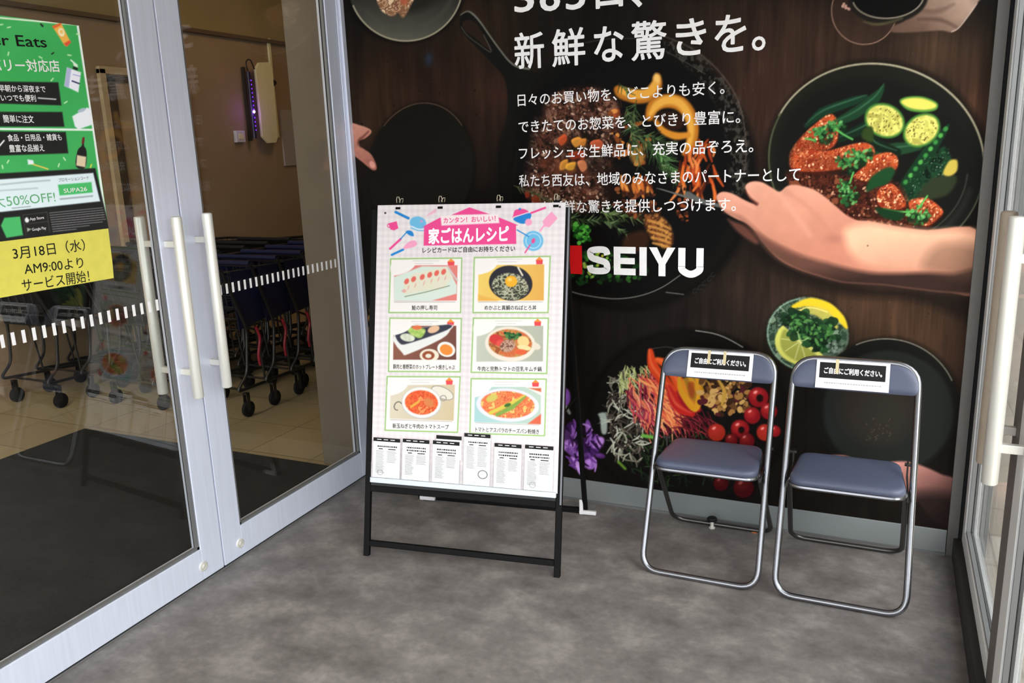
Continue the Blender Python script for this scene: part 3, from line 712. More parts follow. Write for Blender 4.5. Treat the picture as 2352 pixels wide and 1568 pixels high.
    M.blob([(2112, 440), (2140, 410), (2190, 402), (2196, 420), (2170, 450), (2110, 460)], (50, 58, 38), 4)
    M.blob([(2166, 398), (2180, 370), (2198, 368), (2198, 392), (2182, 404)], (200, 176, 76), 2.5)
    # courgette slices
    for cx, cy, rx, ry, rot in [(2032, 277, 48, 39, 25), (2117, 299, 46, 36, -35)]:
        M.ell(cx, cy, rx, ry, rot, (72, 130, 52), 2); M.ell(cx, cy, rx-5, ry-5, rot, nzc([(196, 190, 92), (226, 216, 116), (176, 168, 78)], 14, 44, 1.4), 2.4)
        r = random.Random(int(cx))
        for i in range(46):
            a = r.uniform(0, 6.28); q = r.random()**.5*.75; M.ell(cx+rx*q*math.cos(a), cy+ry*q*math.sin(a), r.uniform(.8, 1.8), r.uniform(.8, 2), 0, (96, 80, 34), .8)
    M.blob([(2066, 232), (2084, 222), (2120, 222), (2152, 236), (2150, 252), (2120, 258), (2084, 252)], (90, 150, 60), 2); M.blob([(2070, 234), (2086, 226), (2118, 226), (2148, 238), (2146, 248), (2118, 252), (2088, 247)], (224, 206, 92), 2.5)
    M.blob([(1984, 296), (2004, 292), (2004, 326), (1980, 316)], (52, 72, 30), 3)
    # sauce and chicken
    M.blob([(1806, 400), (1850, 392), (1960, 404), (2060, 420), (2090, 480), (2100, 524), (2000, 524), (1900, 500), (1840, 470)], nzc([(60, 26, 18), (104, 46, 32), (44, 20, 14), (140, 74, 50)], 15, 46, 1.5), 6)
    M.scatter([(1806, 400), (1960, 404), (2090, 480), (2100, 524), (1900, 500)], 160, [(150, 84, 58), (70, 30, 20), (196, 140, 110), (40, 18, 12)], (1, 3), 47, (1, 2))
    oc = [(196, 78, 40), (226, 108, 60), (150, 52, 28), (240, 140, 88), (178, 62, 34)]
    for p in [[(1814, 350), (1836, 318), (1872, 284), (1906, 262), (1922, 276), (1924, 318), (1904, 342), (1862, 346), (1836, 366), (1816, 372)],
              [(1814, 366), (1850, 344), (1900, 346), (1960, 330), (1990, 328), (2008, 342), (2002, 368), (1960, 382), (1900, 392), (1850, 394), (1820, 388)],
              [(1960, 404), (1986, 380), (2010, 356), (2044, 350), (2062, 364), (2058, 388), (2030, 400), (2004, 416), (1976, 412)],
              [(2014, 450), (2024, 430), (2048, 422), (2070, 444), (2080, 472), (2050, 482), (2022, 474)],
              [(2088, 462), (2118, 454), (2140, 460), (2166, 484), (2156, 500), (2132, 518), (2106, 512), (2094, 490)]]:
        M.blob([(x, y+6) for x, y in p], (70, 24, 14), 4, .8); M.blob(p, nzc(oc, 12, 48, 1.6), 2); M.blob([(x+(sum(q_[0] for q_ in p)/len(p)-x)*.25, y+9+(sum(q_[1] for q_ in p)/len(p)-y)*.3) for x, y in p], (110, 36, 18), 9, .45)
        M.scatter(p, 70, [(240, 160, 110), (150, 50, 26), (255, 196, 150), (110, 36, 20)], (.8, 2.2), int(p[0][0]), (1, 1.8))
    def leafc(x, y, r, sd):
        q = random.Random(sd)
        for i in range(7):
            a = q.uniform(0, 6.28); d = q.uniform(.1, .9)*r; M.ell(x+d*math.cos(a)+3, y+d*math.sin(a)*.8+5, .34*r, .26*r, q.uniform(0, 180), (22, 50, 26), 3, .8)
        for i in range(34):
            a = q.uniform(0, 6.28); d = q.uniform(.1, 1.05)*r; M.ell(x+d*math.cos(a), y+d*math.sin(a)*.8, q.uniform(.1, .24)*r, q.uniform(.07, .16)*r, math.degrees(a), q.choice([(54, 124, 58), (84, 158, 80), (38, 92, 46), (112, 184, 104), (66, 140, 68)]), 1.1, .9)
        return
        for i in range(11):
            a = q.uniform(0, 6.28); d = q.uniform(.2, .9)*r; M.ell(x+d*math.cos(a), y+d*math.sin(a)*.8, q.uniform(.25, .5)*r, q.uniform(.2, .36)*r, q.uniform(0, 180), q.choice([(58, 150, 62), (92, 186, 86), (40, 112, 48), (120, 204, 112)]), 1.6)
        for i in range(3): a = q.uniform(0, 6.28); M.line([(x, y), (x+r*.7*math.cos(a), y+r*.6*math.sin(a))], 1.5, (150, 220, 130), 1, .7)
    for a in [(1885, 308, 26, 1), (1915, 290, 24, 2), (1948, 372, 26, 3), (1976, 358, 28, 4), (1948, 448, 26, 5), (1940, 425, 18, 6), (2108, 492, 28, 7)]: leafc(*a)
    for p in [[(1918, 296), (1936, 308), (1958, 320)], [(1870, 322), (1850, 318)], [(2030, 480), (2066, 486), (2098, 486)], [(2108, 480), (2130, 450)], [(1952, 420), (1960, 396)]]: M.line(p, 4, (96, 186, 90), 1.4, 1, True)
    M.blob([(2012, 398), (2040, 384), (2056, 392), (2040, 420), (2014, 430), (1990, 440), (1996, 414)], (30, 76, 40), 3)
    M.blob([(2010, 478), (2040, 480), (2076, 490), (2066, 506), (2030, 500)], (24, 60, 32), 3)
    M.blob([(1800, 350), (1806, 300), (1850, 260), (1846, 300), (1822, 340), (1812, 380)], (24, 24, 20), 8, .6)
    # wine glass and hand, top right
    M.ell(1985, 25, 76, 78, 0, (88, 62, 50), 4, .35); M.ring(1985, 25, 75, 77, 0, 2.4, (150, 116, 100), 20, 200, 1)
    M.blob([(2080, 10), (2120, -20), (2250, -20), (2243, 10), (2222, 40), (2200, 66), (2184, 74), (2160, 70), (2100, 74), (2050, 74), (2052, 60), (2078, 46)], grad((166, 138, 122), (110, 84, 70), (2180, -10), (2120, 76), .06, 20), 2.5)
    M.line([(2110, 44), (2160, 46), (2196, 62)], [3, 6, 2], (72, 52, 44), 5, .7, True); M.line([(2186, 73), (2206, 60), (2244, 8)], 2, (214, 190, 176), 1.4, .8, True)
    M.line([(2092, 20), (2150, 26), (2190, 10)], [3, 8, 2], (84, 62, 52), 6, .5, True)
    M.ell(2040, -6, 92, 60, -4, (34, 30, 26), 3); M.ell(2040, -8, 82, 50, -4, (15, 14, 13), 2.5); M.ring(2040, -8, 82, 50, -4, 3.4, (142, 132, 116), 10, 170, 1.1)
    M.line([(1985, 50), (2010, 56), (2040, 52), (2072, 42)], [3, 6, 4], (112, 106, 74), 3, .7, True)
    M.scatter([(1934, 5), (1950, 5), (1952, 28), (1938, 28)], 6, [(196, 150, 136)], (2, 4), 61)
    # large reaching hand and forearm
    M.blob([(1720, 560), (1780, 575), (1870, 615), (1990, 655), (2110, 665), (2240, 690), (2240, 740), (2100, 690), (1960, 680), (1850, 650), (1760, 610)], (30, 22, 18), 12, .75)
    arm = [(1712, 430), (1718, 420), (1733, 416), (1752, 419), (1772, 430), (1790, 440), (1806, 428), (1822, 424), (1842, 427), (1866, 434), (1884, 444), (1916, 470), (1932, 484), (1948, 496), (1971, 506), (2000, 508), (2064, 520), (2130, 528), (2250, 530), (2250, 668), (2180, 672), (2100, 664), (2031, 655), (1980, 652), (1931, 648), (1880, 634), (1832, 618), (1790, 596), (1755, 560), (1733, 530), (1712, 512), (1690, 502), (1664, 486), (1650, 466), (1645, 452), (1652, 443), (1664, 440), (1684, 445), (1712, 460), (1738, 470), (1732, 462), (1720, 452)]
    M.poly(smooth(arm, 4), grad((232, 164, 138), (206, 134, 110), (1750, 420), (1800, 600), .04, 40), 2)
    M.blob([(1990, 512), (2064, 523), (2130, 530), (2250, 533), (2250, 610), (2120, 622), (2020, 618), (1960, 590), (1940, 530)], grad((250, 196, 160), (206, 150, 124), (2100, 528), (2110, 626), .03, 40), 12, .8)
    M.poly(smooth([(1733, 534), (1762, 548), (1800, 568), (1846, 588), (1890, 600), (1940, 614), (2000, 626), (2060, 628), (2130, 626), (2190, 628), (2252, 618), (2252, 672), (2180, 674), (2100, 666), (2031, 657), (1980, 654), (1931, 650), (1880, 636), (1832, 620), (1790, 598), (1760, 572)], 4), grad((112, 74, 62), (54, 38, 33), (1900, 600), (1908, 652), .05, 30), 7, .95)
    M.blob([(2160, 560), (2250, 570), (2250, 640), (2170, 630), (2120, 610)], (120, 88, 70), 16, .5)
    M.line([(1738, 468), (1724, 456), (1712, 440)], [7, 4, 2], (112, 58, 50), 3, .9, True)
    M.line([(1664, 486), (1700, 500), (1735, 530), (1770, 560), (1840, 590)], [3, 8, 10, 8, 3], (150, 92, 78), 6, .6, True)
    M.line([(1786, 442), (1810, 470), (1860, 540)], [2, 8, 2], (246, 186, 160), 10, .35, True); M.line([(1806, 440), (1860, 480), (1930, 560)], [2, 7, 2], (196, 128, 108), 8, .4, True)
    M.line([(1712, 432), (1730, 422), (1752, 424)], [2, 5, 2], (244, 176, 156), 4, .6, True); M.line([(1652, 450), (1672, 448), (1700, 462), (1732, 478)], [2, 8, 3], (238, 170, 150), 5, .5, True)
    M.glow(1915, 548, 22, 10, (176, 112, 98), .5); M.ell(1993, 564, 1.6, 1.6, 0, (80, 44, 36), 1)
    M.blob([(1671, 503), (1684, 508), (1712, 520), (1740, 552), (1736, 560), (1712, 546), (1690, 528)], (120, 72, 60), 4, .9)
    for x in (2092, 2110): M.line([(x, 668), (x-6, 686)], 2, (36, 26, 20), 1.5, .8)
    # glass of lemon water
    M.ell(1856, 772, 100, 92, 10, (34, 28, 22), 8, .7)
    M.ell(1855, 768, 95, 86, 10, nzc([(52, 72, 56), (92, 116, 92), (36, 52, 40), (120, 142, 116)], 16, 71, 1.6), 2)
    M.ring(1855, 768, 92, 83, 10, 3, (150, 176, 156), 60, 250, 1.4, .8); M.ring(1855, 768, 92, 83, 10, 3, (96, 104, 90), 250, 420, 1.4, .8)
    M.line([(1822, 704), (1860, 694), (1900, 706), (1930, 730), (1944, 752)], [8, 20, 24, 18, 6], (236, 196, 40), 2.5, 1, True)
    M.line([(1830, 716), (1864, 712), (1896, 724), (1920, 750)], [6, 18, 26, 10], (198, 186, 84), 3, .9, True)
    M.line([(1830, 716), (1860, 706), (1900, 716)], 2, (250, 226, 130), 1.5, .8, True)
    M.blob([(1797, 748), (1812, 760), (1836, 778), (1870, 800), (1890, 818), (1866, 842), (1832, 838), (1800, 822), (1782, 796), (1782, 770)], (206, 204, 100), 2)
    M.blob([(1803, 756), (1834, 784), (1876, 814), (1856, 832), (1824, 826), (1800, 808), (1792, 782)], (156, 158, 70), 3)
    for p in [(1796, 778), (1804, 806), (1826, 824), (1852, 830), (1880, 816)]: M.line([(1838, 783), p], 2, (206, 206, 140), 1.2, .8)
    M.scatter([(1800, 730), (1830, 712), (1880, 740), (1910, 740), (1918, 780), (1890, 810), (1850, 790), (1815, 760)], 70, [(26, 52, 30), (18, 36, 22), (40, 82, 42), (30, 60, 34)], (5, 12), 72, (1, 2.2), alpha=.9)
    M.scatter([(1800, 730), (1830, 716), (1880, 744), (1910, 744), (1912, 780), (1886, 804), (1850, 786), (1815, 756)], 120, [(60, 112, 54), (84, 140, 70), (20, 40, 24), (44, 88, 46)], (1.2, 4), 172, (1, 3))
    M.line([(1832, 762), (1840, 782), (1856, 776)], 3, (150, 180, 110), 1.2, .9, True)
    M.scatter([(1900, 780), (1940, 780), (1930, 820), (1900, 830)], 30, [(150, 160, 150), (80, 96, 84)], (2, 5), 73, alpha=.6)
    # dark plate, right
    M.ell(2038, 940, 172, 166, 0, (22, 18, 15), 8, .8)
    M.ell(2035, 938, 166, 160, 6, (24, 24, 21), 2); M.ell(2040, 945, 150, 140, 6, (38, 41, 38), 5); M.ell(2018, 930, 92, 88, 0, (54, 44, 38), 24, .8); M.ell(2025, 960, 60, 60, 0, (50, 48, 42), 16, .6)
    M.ring(2035, 938, 166, 160, 6, 2.4, (128, 124, 112), 240, 330, 1.1); M.scatter([(1990, 960), (2050, 960), (2050, 1010), (1990, 1010)], 30, [(84, 76, 62)], (.8, 1.8), 75)
    # salad bowl
    M.ell(1580, 960, 232, 206, 0, (14, 12, 11), 8, .95); M.ell(1580, 960, 222, 196, 0, (20, 18, 16), 3)
    M.line([(1598, 759), (1640, 766), (1672, 778), (1706, 797)], 2.6, (150, 146, 138), 1.1, .9, True); M.line([(1500, 800), (1530, 796), (1550, 800)], 2, (90, 84, 76), 1.2, .7)
    def shreds(poly, n, L, wd, cols, sd, a0, a1):
        r = random.Random(sd); xs = [p[0] for p in poly]; ys = [p[1] for p in poly]; k = 0; t_ = 0
        while k < n and t_ < n*30:
            t_ += 1; x, y = r.uniform(min(xs), max(xs)), r.uniform(min(ys), max(ys))
            if not inside(x, y, poly): continue
            k += 1; a = math.radians(r.uniform(a0, a1)); l = r.uniform(*L)/2; b = r.uniform(-.3, .3)*l
            M.line([(x-l*math.cos(a), y-l*math.sin(a)), (x-b*math.sin(a), y+b*math.cos(a)), (x+l*math.cos(a), y+l*math.sin(a))], [wd*.6, wd, wd*.5], r.choice(cols), 1.1, .95, True)
    shreds([(1420, 980), (1700, 990), (1740, 1100), (1500, 1120), (1430, 1060)], 260, (12, 34), 3, [(30, 46, 28), (44, 64, 36), (18, 26, 16), (62, 84, 48), (14, 14, 12)], 80, 0, 180)
    shreds([(1400, 880), (1426, 850), (1460, 870), (1500, 1000), (1470, 1060), (1404, 1050), (1386, 960)], 190, (14, 40), 4.2, [(168, 166, 146), (124, 118, 102), (196, 194, 176), (88, 78, 70), (60, 50, 44)], 81, 0, 180)
    shreds([(1424, 850), (1500, 850), (1480, 890), (1420, 900)], 60, (14, 34), 3, [(170, 176, 110), (130, 140, 76), (196, 200, 140)], 82, 40, 110)
    shreds([(1440, 890), (1500, 860), (1560, 950), (1570, 990), (1500, 1000), (1460, 960)], 190, (20, 56), 3.6, [(196, 62, 84), (224, 92, 98), (232, 120, 84), (160, 40, 70), (240, 160, 120), (120, 30, 50)], 83, 35, 100)
    shreds([(1480, 870), (1560, 900), (1572, 985), (1520, 970)], 70, (30, 60), 4.4, [(236, 120, 74), (226, 84, 66), (244, 160, 96)], 84, 20, 70)
    shreds([(1560, 950), (1640, 960), (1640, 1010), (1570, 1000)], 50, (24, 60), 2.6, [(120, 26, 40), (160, 50, 60), (84, 18, 30)], 85, 10, 80)
    for p, c in [([(1494, 806), (1500, 840), (1524, 872), (1552, 900)], (224, 68, 30)), ([(1510, 826), (1534, 840), (1560, 880), (1580, 930)], (236, 86, 34)), ([(1536, 890), (1556, 930), (1590, 950)], (206, 40, 36)), ([(1560, 900), (1580, 926), (1604, 940)], (168, 26, 36))]:
        M.line(p, [12, 24, 26, 14], c, 2.4, 1, True); M.line([(x-3, y-3) for x, y in p], [2, 6, 2], (250, 140, 90), 3, .5, True)
    for p, c in [([(1560, 868), (1566, 900), (1596, 938), (1608, 900), (1600, 868)], (222, 154, 36)), ([(1584, 866), (1600, 890), (1622, 908), (1612, 866)], (206, 140, 30)), ([(1608, 868), (1630, 890), (1626, 920), (1640, 940)], (180, 130, 50))]:
        M.line(p, [8, 14, 16, 14, 8], c, 2, 1, True)
    M.blob([(1566, 872), (1600, 866), (1606, 900), (1594, 930), (1578, 912)], (226, 160, 44), 3, .75); M.blob([(1580, 880), (1594, 880), (1594, 912), (1584, 908)], (168, 60, 30), 3, .7)
    M.scatter([(1610, 872), (1720, 872), (1716, 950), (1640, 955), (1606, 930)], 150, [(170, 120, 62), (110, 72, 38), (206, 160, 92), (64, 38, 22), (92, 34, 40)], (3, 7), 86, (1, 1.8))
    M.line([(1650, 872), (1664, 900), (1658, 930)], [6, 10, 6], (196, 150, 62), 2, 1, True)
    tc = [(1742, 912, 23), (1728, 954, 19), (1766, 944, 19), (1700, 985, 21), (1646, 993, 20), (1757, 993, 19), (1780, 990, 13), (1715, 1012, 18), (1656, 1110, 17), (1708, 1120, 23), (1680, 1010, 14)]
    for i, (x, y, r) in enumerate(tc):
        d = .5 if y > 1050 else (.75 if i in (7, 10) else 1)
        M.ell(x+2, y+3, r+2, r+2, 0, (20, 8, 8), 4, .7); M.ell(x, y, r, r, 0, tuple(int(k*d) for k in ((150, 22, 30), (176, 46, 30))[i in (4, 5)]), 2); M.ell(x-r*.2, y-r*.3, r*.6, r*.55, 0, tuple(int(k*d) for k in (196, 50, 46)), 6, .75); M.ell(x-r*.3, y-r*.5, r*.22, r*.14, -30, (255, 170, 160), 2, .8*d)
        if i in (0, 3): M.ell(x+3, y+2, r*.34, r*.38, 0, (28, 14, 12), 2.2)
    M.blob([(1374, 950), (1392, 950), (1394, 992), (1382, 994), (1378, 962)], (176, 186, 176), 2.4, .9)
    M.line([(1476, 1000), (1500, 1004)], 8, (110, 180, 70), 2.4); M.line([(1420, 1060), (1436, 1076)], 6, (110, 150, 50), 2.4)
    # purple flowers
    r = random.Random(9)
    for (x, y, rx, ry, rot, c) in [(1300, 912, 10, 20, 0, (130, 76, 170)), (1304, 1000, 14, 34, 20, (70, 34, 92)), (1308, 1024, 18, 14, 20, (176, 122, 206)), (1322, 1060, 16, 12, 40, (180, 124, 210)), (1330, 1075, 6, 18, -20, (190, 140, 216)), (1352, 985, 7, 22, -8, (126, 74, 160)), (1362, 1020, 20, 24, 20, (104, 54, 138)), (1374, 1016, 16, 11, -40, (190, 136, 216)), (1356, 1062, 14, 16, 0, (170, 112, 204)), (1378, 1046, 12, 6, 10, (96, 46, 126)), (1340, 1030, 18, 24, 0, (56, 26, 76)), (1348, 1046, 22, 8, -20, (84, 40, 112)), (1318, 1040, 20, 9, 30, (120, 70, 156))]:
        M.ell(x, y, rx, ry, rot, c, 2.6); M.ell(x-2, y-2, rx*.5, ry*.4, rot, tuple(min(255, k+36) for k in c), 3, .6)
    shreds([(1300, 980), (1340, 960), (1384, 1010), (1370, 1070), (1310, 1076)], 46, (14, 34), 6, [(120, 66, 156), (176, 124, 208), (66, 32, 88), (150, 98, 186), (44, 20, 60)], 187, 30, 130)
    M.line([(1300, 934), (1308, 948)], 7, (150, 160, 150), 2, .8)
    # beads, far left
    for x, y in [(853, 730), (856, 752), (858, 775), (856, 712), (851, 760), (862, 800), (856, 815)]: M.ring(x, y, 6, 7, 0, 4.5, (168, 122, 66), 0, 360, 1.6, .9)
    # hand, bottom right
    M.blob([(1896, 1052), (1916, 1045), (1940, 1046), (1964, 1054), (1990, 1060), (2020, 1066), (2050, 1060), (2084, 1060), (2120, 1070), (2160, 1088), (2200, 1112), (2200, 1226), (2140, 1190), (2100, 1150), (1990, 1130), (1920, 1090)], grad((206, 140, 128), (70, 46, 44), (2080, 1060), (2140, 1190), .05, 26), 3)
    M.blob([(2090, 1140), (2140, 1130), (2200, 1150), (2200, 1230), (2120, 1230), (2080, 1180)], (34, 26, 24), 16, .8)
    # overall fade towards the lower edge of the artwork
paint_mural(M)
_l = M.C.mean(2, keepdims=True)/255.0; M.C *= .80+.22*np.clip(_l*1.3, 0, 1)
MPRINT = print_mat('mural_print', GAIN_M, .5, .05)
M.build('printed_panel', MPRINT, mural, thick=.012)

hd = MB()
for i, (u0, v0, t, w_) in enumerate([(1184, 28, '3', 42), (1242, 26, '6', 44), (1302, 22, '5', 42), (1370, 13, '日', 60), (1448, 12, '、', 26)]):
    a0, b0 = MUR.at(u0, v0); a1, _ = MUR.at(u0+w_, v0); put_text(hd, MUR, t, a0, b0, a1-a0, .165, offset=.016, n=.0022)
xs = [(1184, 1250, '新'), (1270, 1344, '鮮'), (1366, 1432, 'な'), (1451, 1530, '驚'), (1553, 1620, 'き'), (1642, 1712, 'を'), (1728, 1757, '。')]
for u0, u1, t in xs:
    vb = 150-(u0-1184)*.0865+6; a0, b0 = MUR.at(u0, vb); a1, _ = MUR.at(u1, vb-3); put_text(hd, MUR, t, a0, .0+MUR.at(1195, 153)[1]+.002, a1-a0, .166, offset=.014, n=.0022)
hd.build('headline_lettering', INKW, mural)
for t, p0, p1 in [('日々のお買い物を、どこよりも安く。', (1190, 242), (1664, 213)), ('できたてのお惣菜を、とびきり豊富に。', (1192, 303), (1700, 280)), ('フレッシュな生鮮品に、充実の品ぞろえ。', (1193, 364), (1730, 347)),
                  ('私たち西友は、地域のみなさまのパートナーとして', (1193, 427), (1838, 413)), ('いつも新鮮な驚きを提供しつづけます。', (1193, 488), (1690, 482))]:
    bt = MB(); text_px(bt, MUR, t, p0, p1, 27, offset=.008, n=.0022); bt.build('lettering_line', INKW, mural)
lg = MB(); zb, zt = 1.137, 1.265; h = zt-zb; n0, n1 = .0005, .0022
def X(u): return MUR.at(u, 600)[0]
def letter(ps): lg.prism(MUR, ps, n0, n1)
tt = h*.235
a, b = X(1410), X(1460); letter([(a, zb), (b, zb), (b, zb+tt), (a+.052, zb+tt), (a+.052, zb+h/2-tt*.45), (b-.006, zb+h/2-tt*.45), (b-.006, zb+h/2+tt*.45), (a+.052, zb+h/2+tt*.45), (a+.052, zt-tt), (b, zt-tt), (b, zt), (a, zt)][:12]) if False else None
sw = .031
for r_ in ([(a, zb), (a+sw, zb), (a+sw, zt), (a, zt)], [(a+sw, zb), (b, zb), (b, zb+tt), (a+sw, zb+tt)], [(a+sw, zb+h*.39), (b-.004, zb+h*.39), (b-.004, zb+h*.61), (a+sw, zb+h*.61)], [(a+sw, zt-tt), (b, zt-tt), (b, zt), (a+sw, zt)]): letter(r_)
a, b = X(1469), X(1485.5); letter([(a, zb), (b, zb), (b, zt), (a, zt)])
a, b = X(1491), X(1551); c = (a+b)/2; letter([(c-sw/2, zb), (c+sw/2, zb), (c+sw/2, zb+h*.42), (b, zt), (b-sw*1.15, zt), (c, zb+h*.62), (a+sw*1.15, zt), (a, zt), (c-sw/2, zb+h*.42)])
def thick_arc(pts, wd):
    pts = smooth(pts, 6, False); L = []; R_ = []
    for i, p in enumerate(pts):
        q0, q1 = pts[max(i-1, 0)], pts[min(i+1, len(pts)-1)]; dx, dy = q1[0]-q0[0], q1[1]-q0[1]; d = math.hypot(dx, dy)
        L.append((p[0]-dy/d*wd/2, p[1]+dx/d*wd/2)); R_.append((p[0]+dy/d*wd/2, p[1]-dx/d*wd/2))
    for i in range(len(pts)-1): lg.prism(MUR, [L[i], L[i+1], R_[i+1], R_[i]], n0, n1)
a, b = X(1558), X(1616)
r = sw/2
letter([(a, zb+h*.36), (a+sw, zb+h*.36), (a+sw, zt), (a, zt)]); letter([(b-sw, zb+h*.36), (b, zb+h*.36), (b, zt), (b-sw, zt)])
thick_arc([(a+r, zb+h*.37), (a+r*1.15, zb+h*.24), ((a+b)/2-.012, zb+r*.95), ((a+b)/2+.012, zb+r*.95), (b-r*1.15, zb+h*.24), (b-r, zb+h*.37)], sw)
a, b = X(1349), X(1402); st = h*.225
thick_arc([(b-r*.9, zt-h*.30), (b-r*1.5, zt-st*.62), ((a+b)/2, zt-st*.5), (a+r*1.25, zt-st*.72), (a+r, zt-h*.29), (a+r*1.6, zb+h*.585), ((a+b)/2, zb+h*.51), (b-r*1.5, zb+h*.43), (b-r, zb+h*.29), (b-r*1.3, zb+st*.68), ((a+b)/2, zb+st*.5), (a+r*1.3, zb+st*.66), (a+r*.8, zb+h*.31)], st*1.04)
lg.build('logo_lettering', INKW, mural)
MB().prism(MUR, [(X(1276), zb-.002), (X(1337), zb-.002), (X(1337), zt+.002), (X(1276), zt+.002)], n0, n1).build('red_logo_block', INKR, mural)

# ---------------------------------------------------------------- easel with the recipe poster
EA = math.radians(8.0); EX = np.array([math.cos(EA), math.sin(EA), 0]); EY = np.array([-math.sin(EA), math.cos(EA), 0])
EF = np.array([.936, -.803, 0.0]); TILT = .34/1.5
EB = EY*TILT+np.array([0, 0, 1.0])
EP = Plane(EF, EX, EB)                 # plane of the front frame
SL = math.hypot(1, TILT)
easel = thing('display_easel', 'black metal A-frame easel on the grey floor left of the folding chairs', 'easel', tuple(EF), EA)
def bar(mb, pl, a0, a1, b0, b1, n0, n1): mb.prism(pl, [(a0, b0), (a1, b0), (a1, b1), (a0, b1)], n0, n1)
for s in (-1, 1):
    m = MB(); bar(m, EP, s*.428-.013, s*.428+.013, 0, 1.512, -.014, .008); m.build('front_leg', BLACKM, easel, bevel=.003)
m = MB(); bar(m, EP, -.415, .415, .045, .070, -.012, .010); m.build('lower_crossbar', BLACKM, easel, bevel=.003)
m = MB(); bar(m, EP, -.415, .415, .285, .312, -.012, .010); m.build('middle_crossbar', BLACKM, easel, bevel=.003)
m = MB(); bar(m, EP, -.415, .415, 1.487, 1.512, -.012, .008); m.build('top_crossbar', BLACKM, easel, bevel=.003)
m = MB(); bar(m, EP, -.414, .414, .30, 1.508, -.008, .0045); m.build('backing_board', mat('dark_board', (34, 33, 34), .6), easel)
m = MB(); bar(m, EP, .4335, .4405, .30, 1.512, -.012, .0135); m.build('edge_trim', mat('grey_edge_strip', (112, 112, 116), .4, .6), easel)
RD = .62
rt = EF+EY*(1.44*TILT+.03)+np.array([0, 0, 1.44]); 
for s in (-1, 1):
    a = Vector(rt+EX*s*.405); b = Vector(EF+EY*RD+EX*s*.425); d = (a-b); L_ = d.length; q = d.to_track_quat('Z', 'X').to_matrix().to_4x4(); q.translation = b
    m = MB().box(-.012, .012, -.010, .010, 0, L_, M=q); m.build('rear_leg', BLACKM, easel, bevel=.002)
Mx = Matrix.Translation(Vector(EF+EY*RD)) @ Matrix.Rotation(EA, 4, 'Z')
MB().box(-.425, .425, -.012, .012, .0, .024, M=Mx).build('rear_foot_bar', BLACKM, easel, bevel=.002)
WP = mat('white_plastic_clip', (226, 222, 224), .5)
for s in (-.425, .395):
    MB().box(s+.004, s+.022, -.024, -.012, .0, .075, M=Mx).box(s+.004, s+.085, -.03, -.012, .004, .022, M=Mx).build('foot_clip', WP, easel, bevel=.003)
MB().box(-.40, .40, -.006, .006, -.01, .012, M=Matrix.Translation(Vector(rt))@Matrix.Rotation(EA, 4, 'Z')).build('hinge_bar', BLACKM, easel)
for s in (-1, 1):
    a = Vector(EF+EX*s*.41+EY*(.62*TILT+.01)+np.array([0, 0, .62])); f = .62/1.44; bp = Vector(rt)*f+Vector(EF+EY*RD)*(1-f)+Vector(EX)*s*.415
    MB().tube([a, bp], .004, 8).build('spreader_strap', BLACKM, easel)

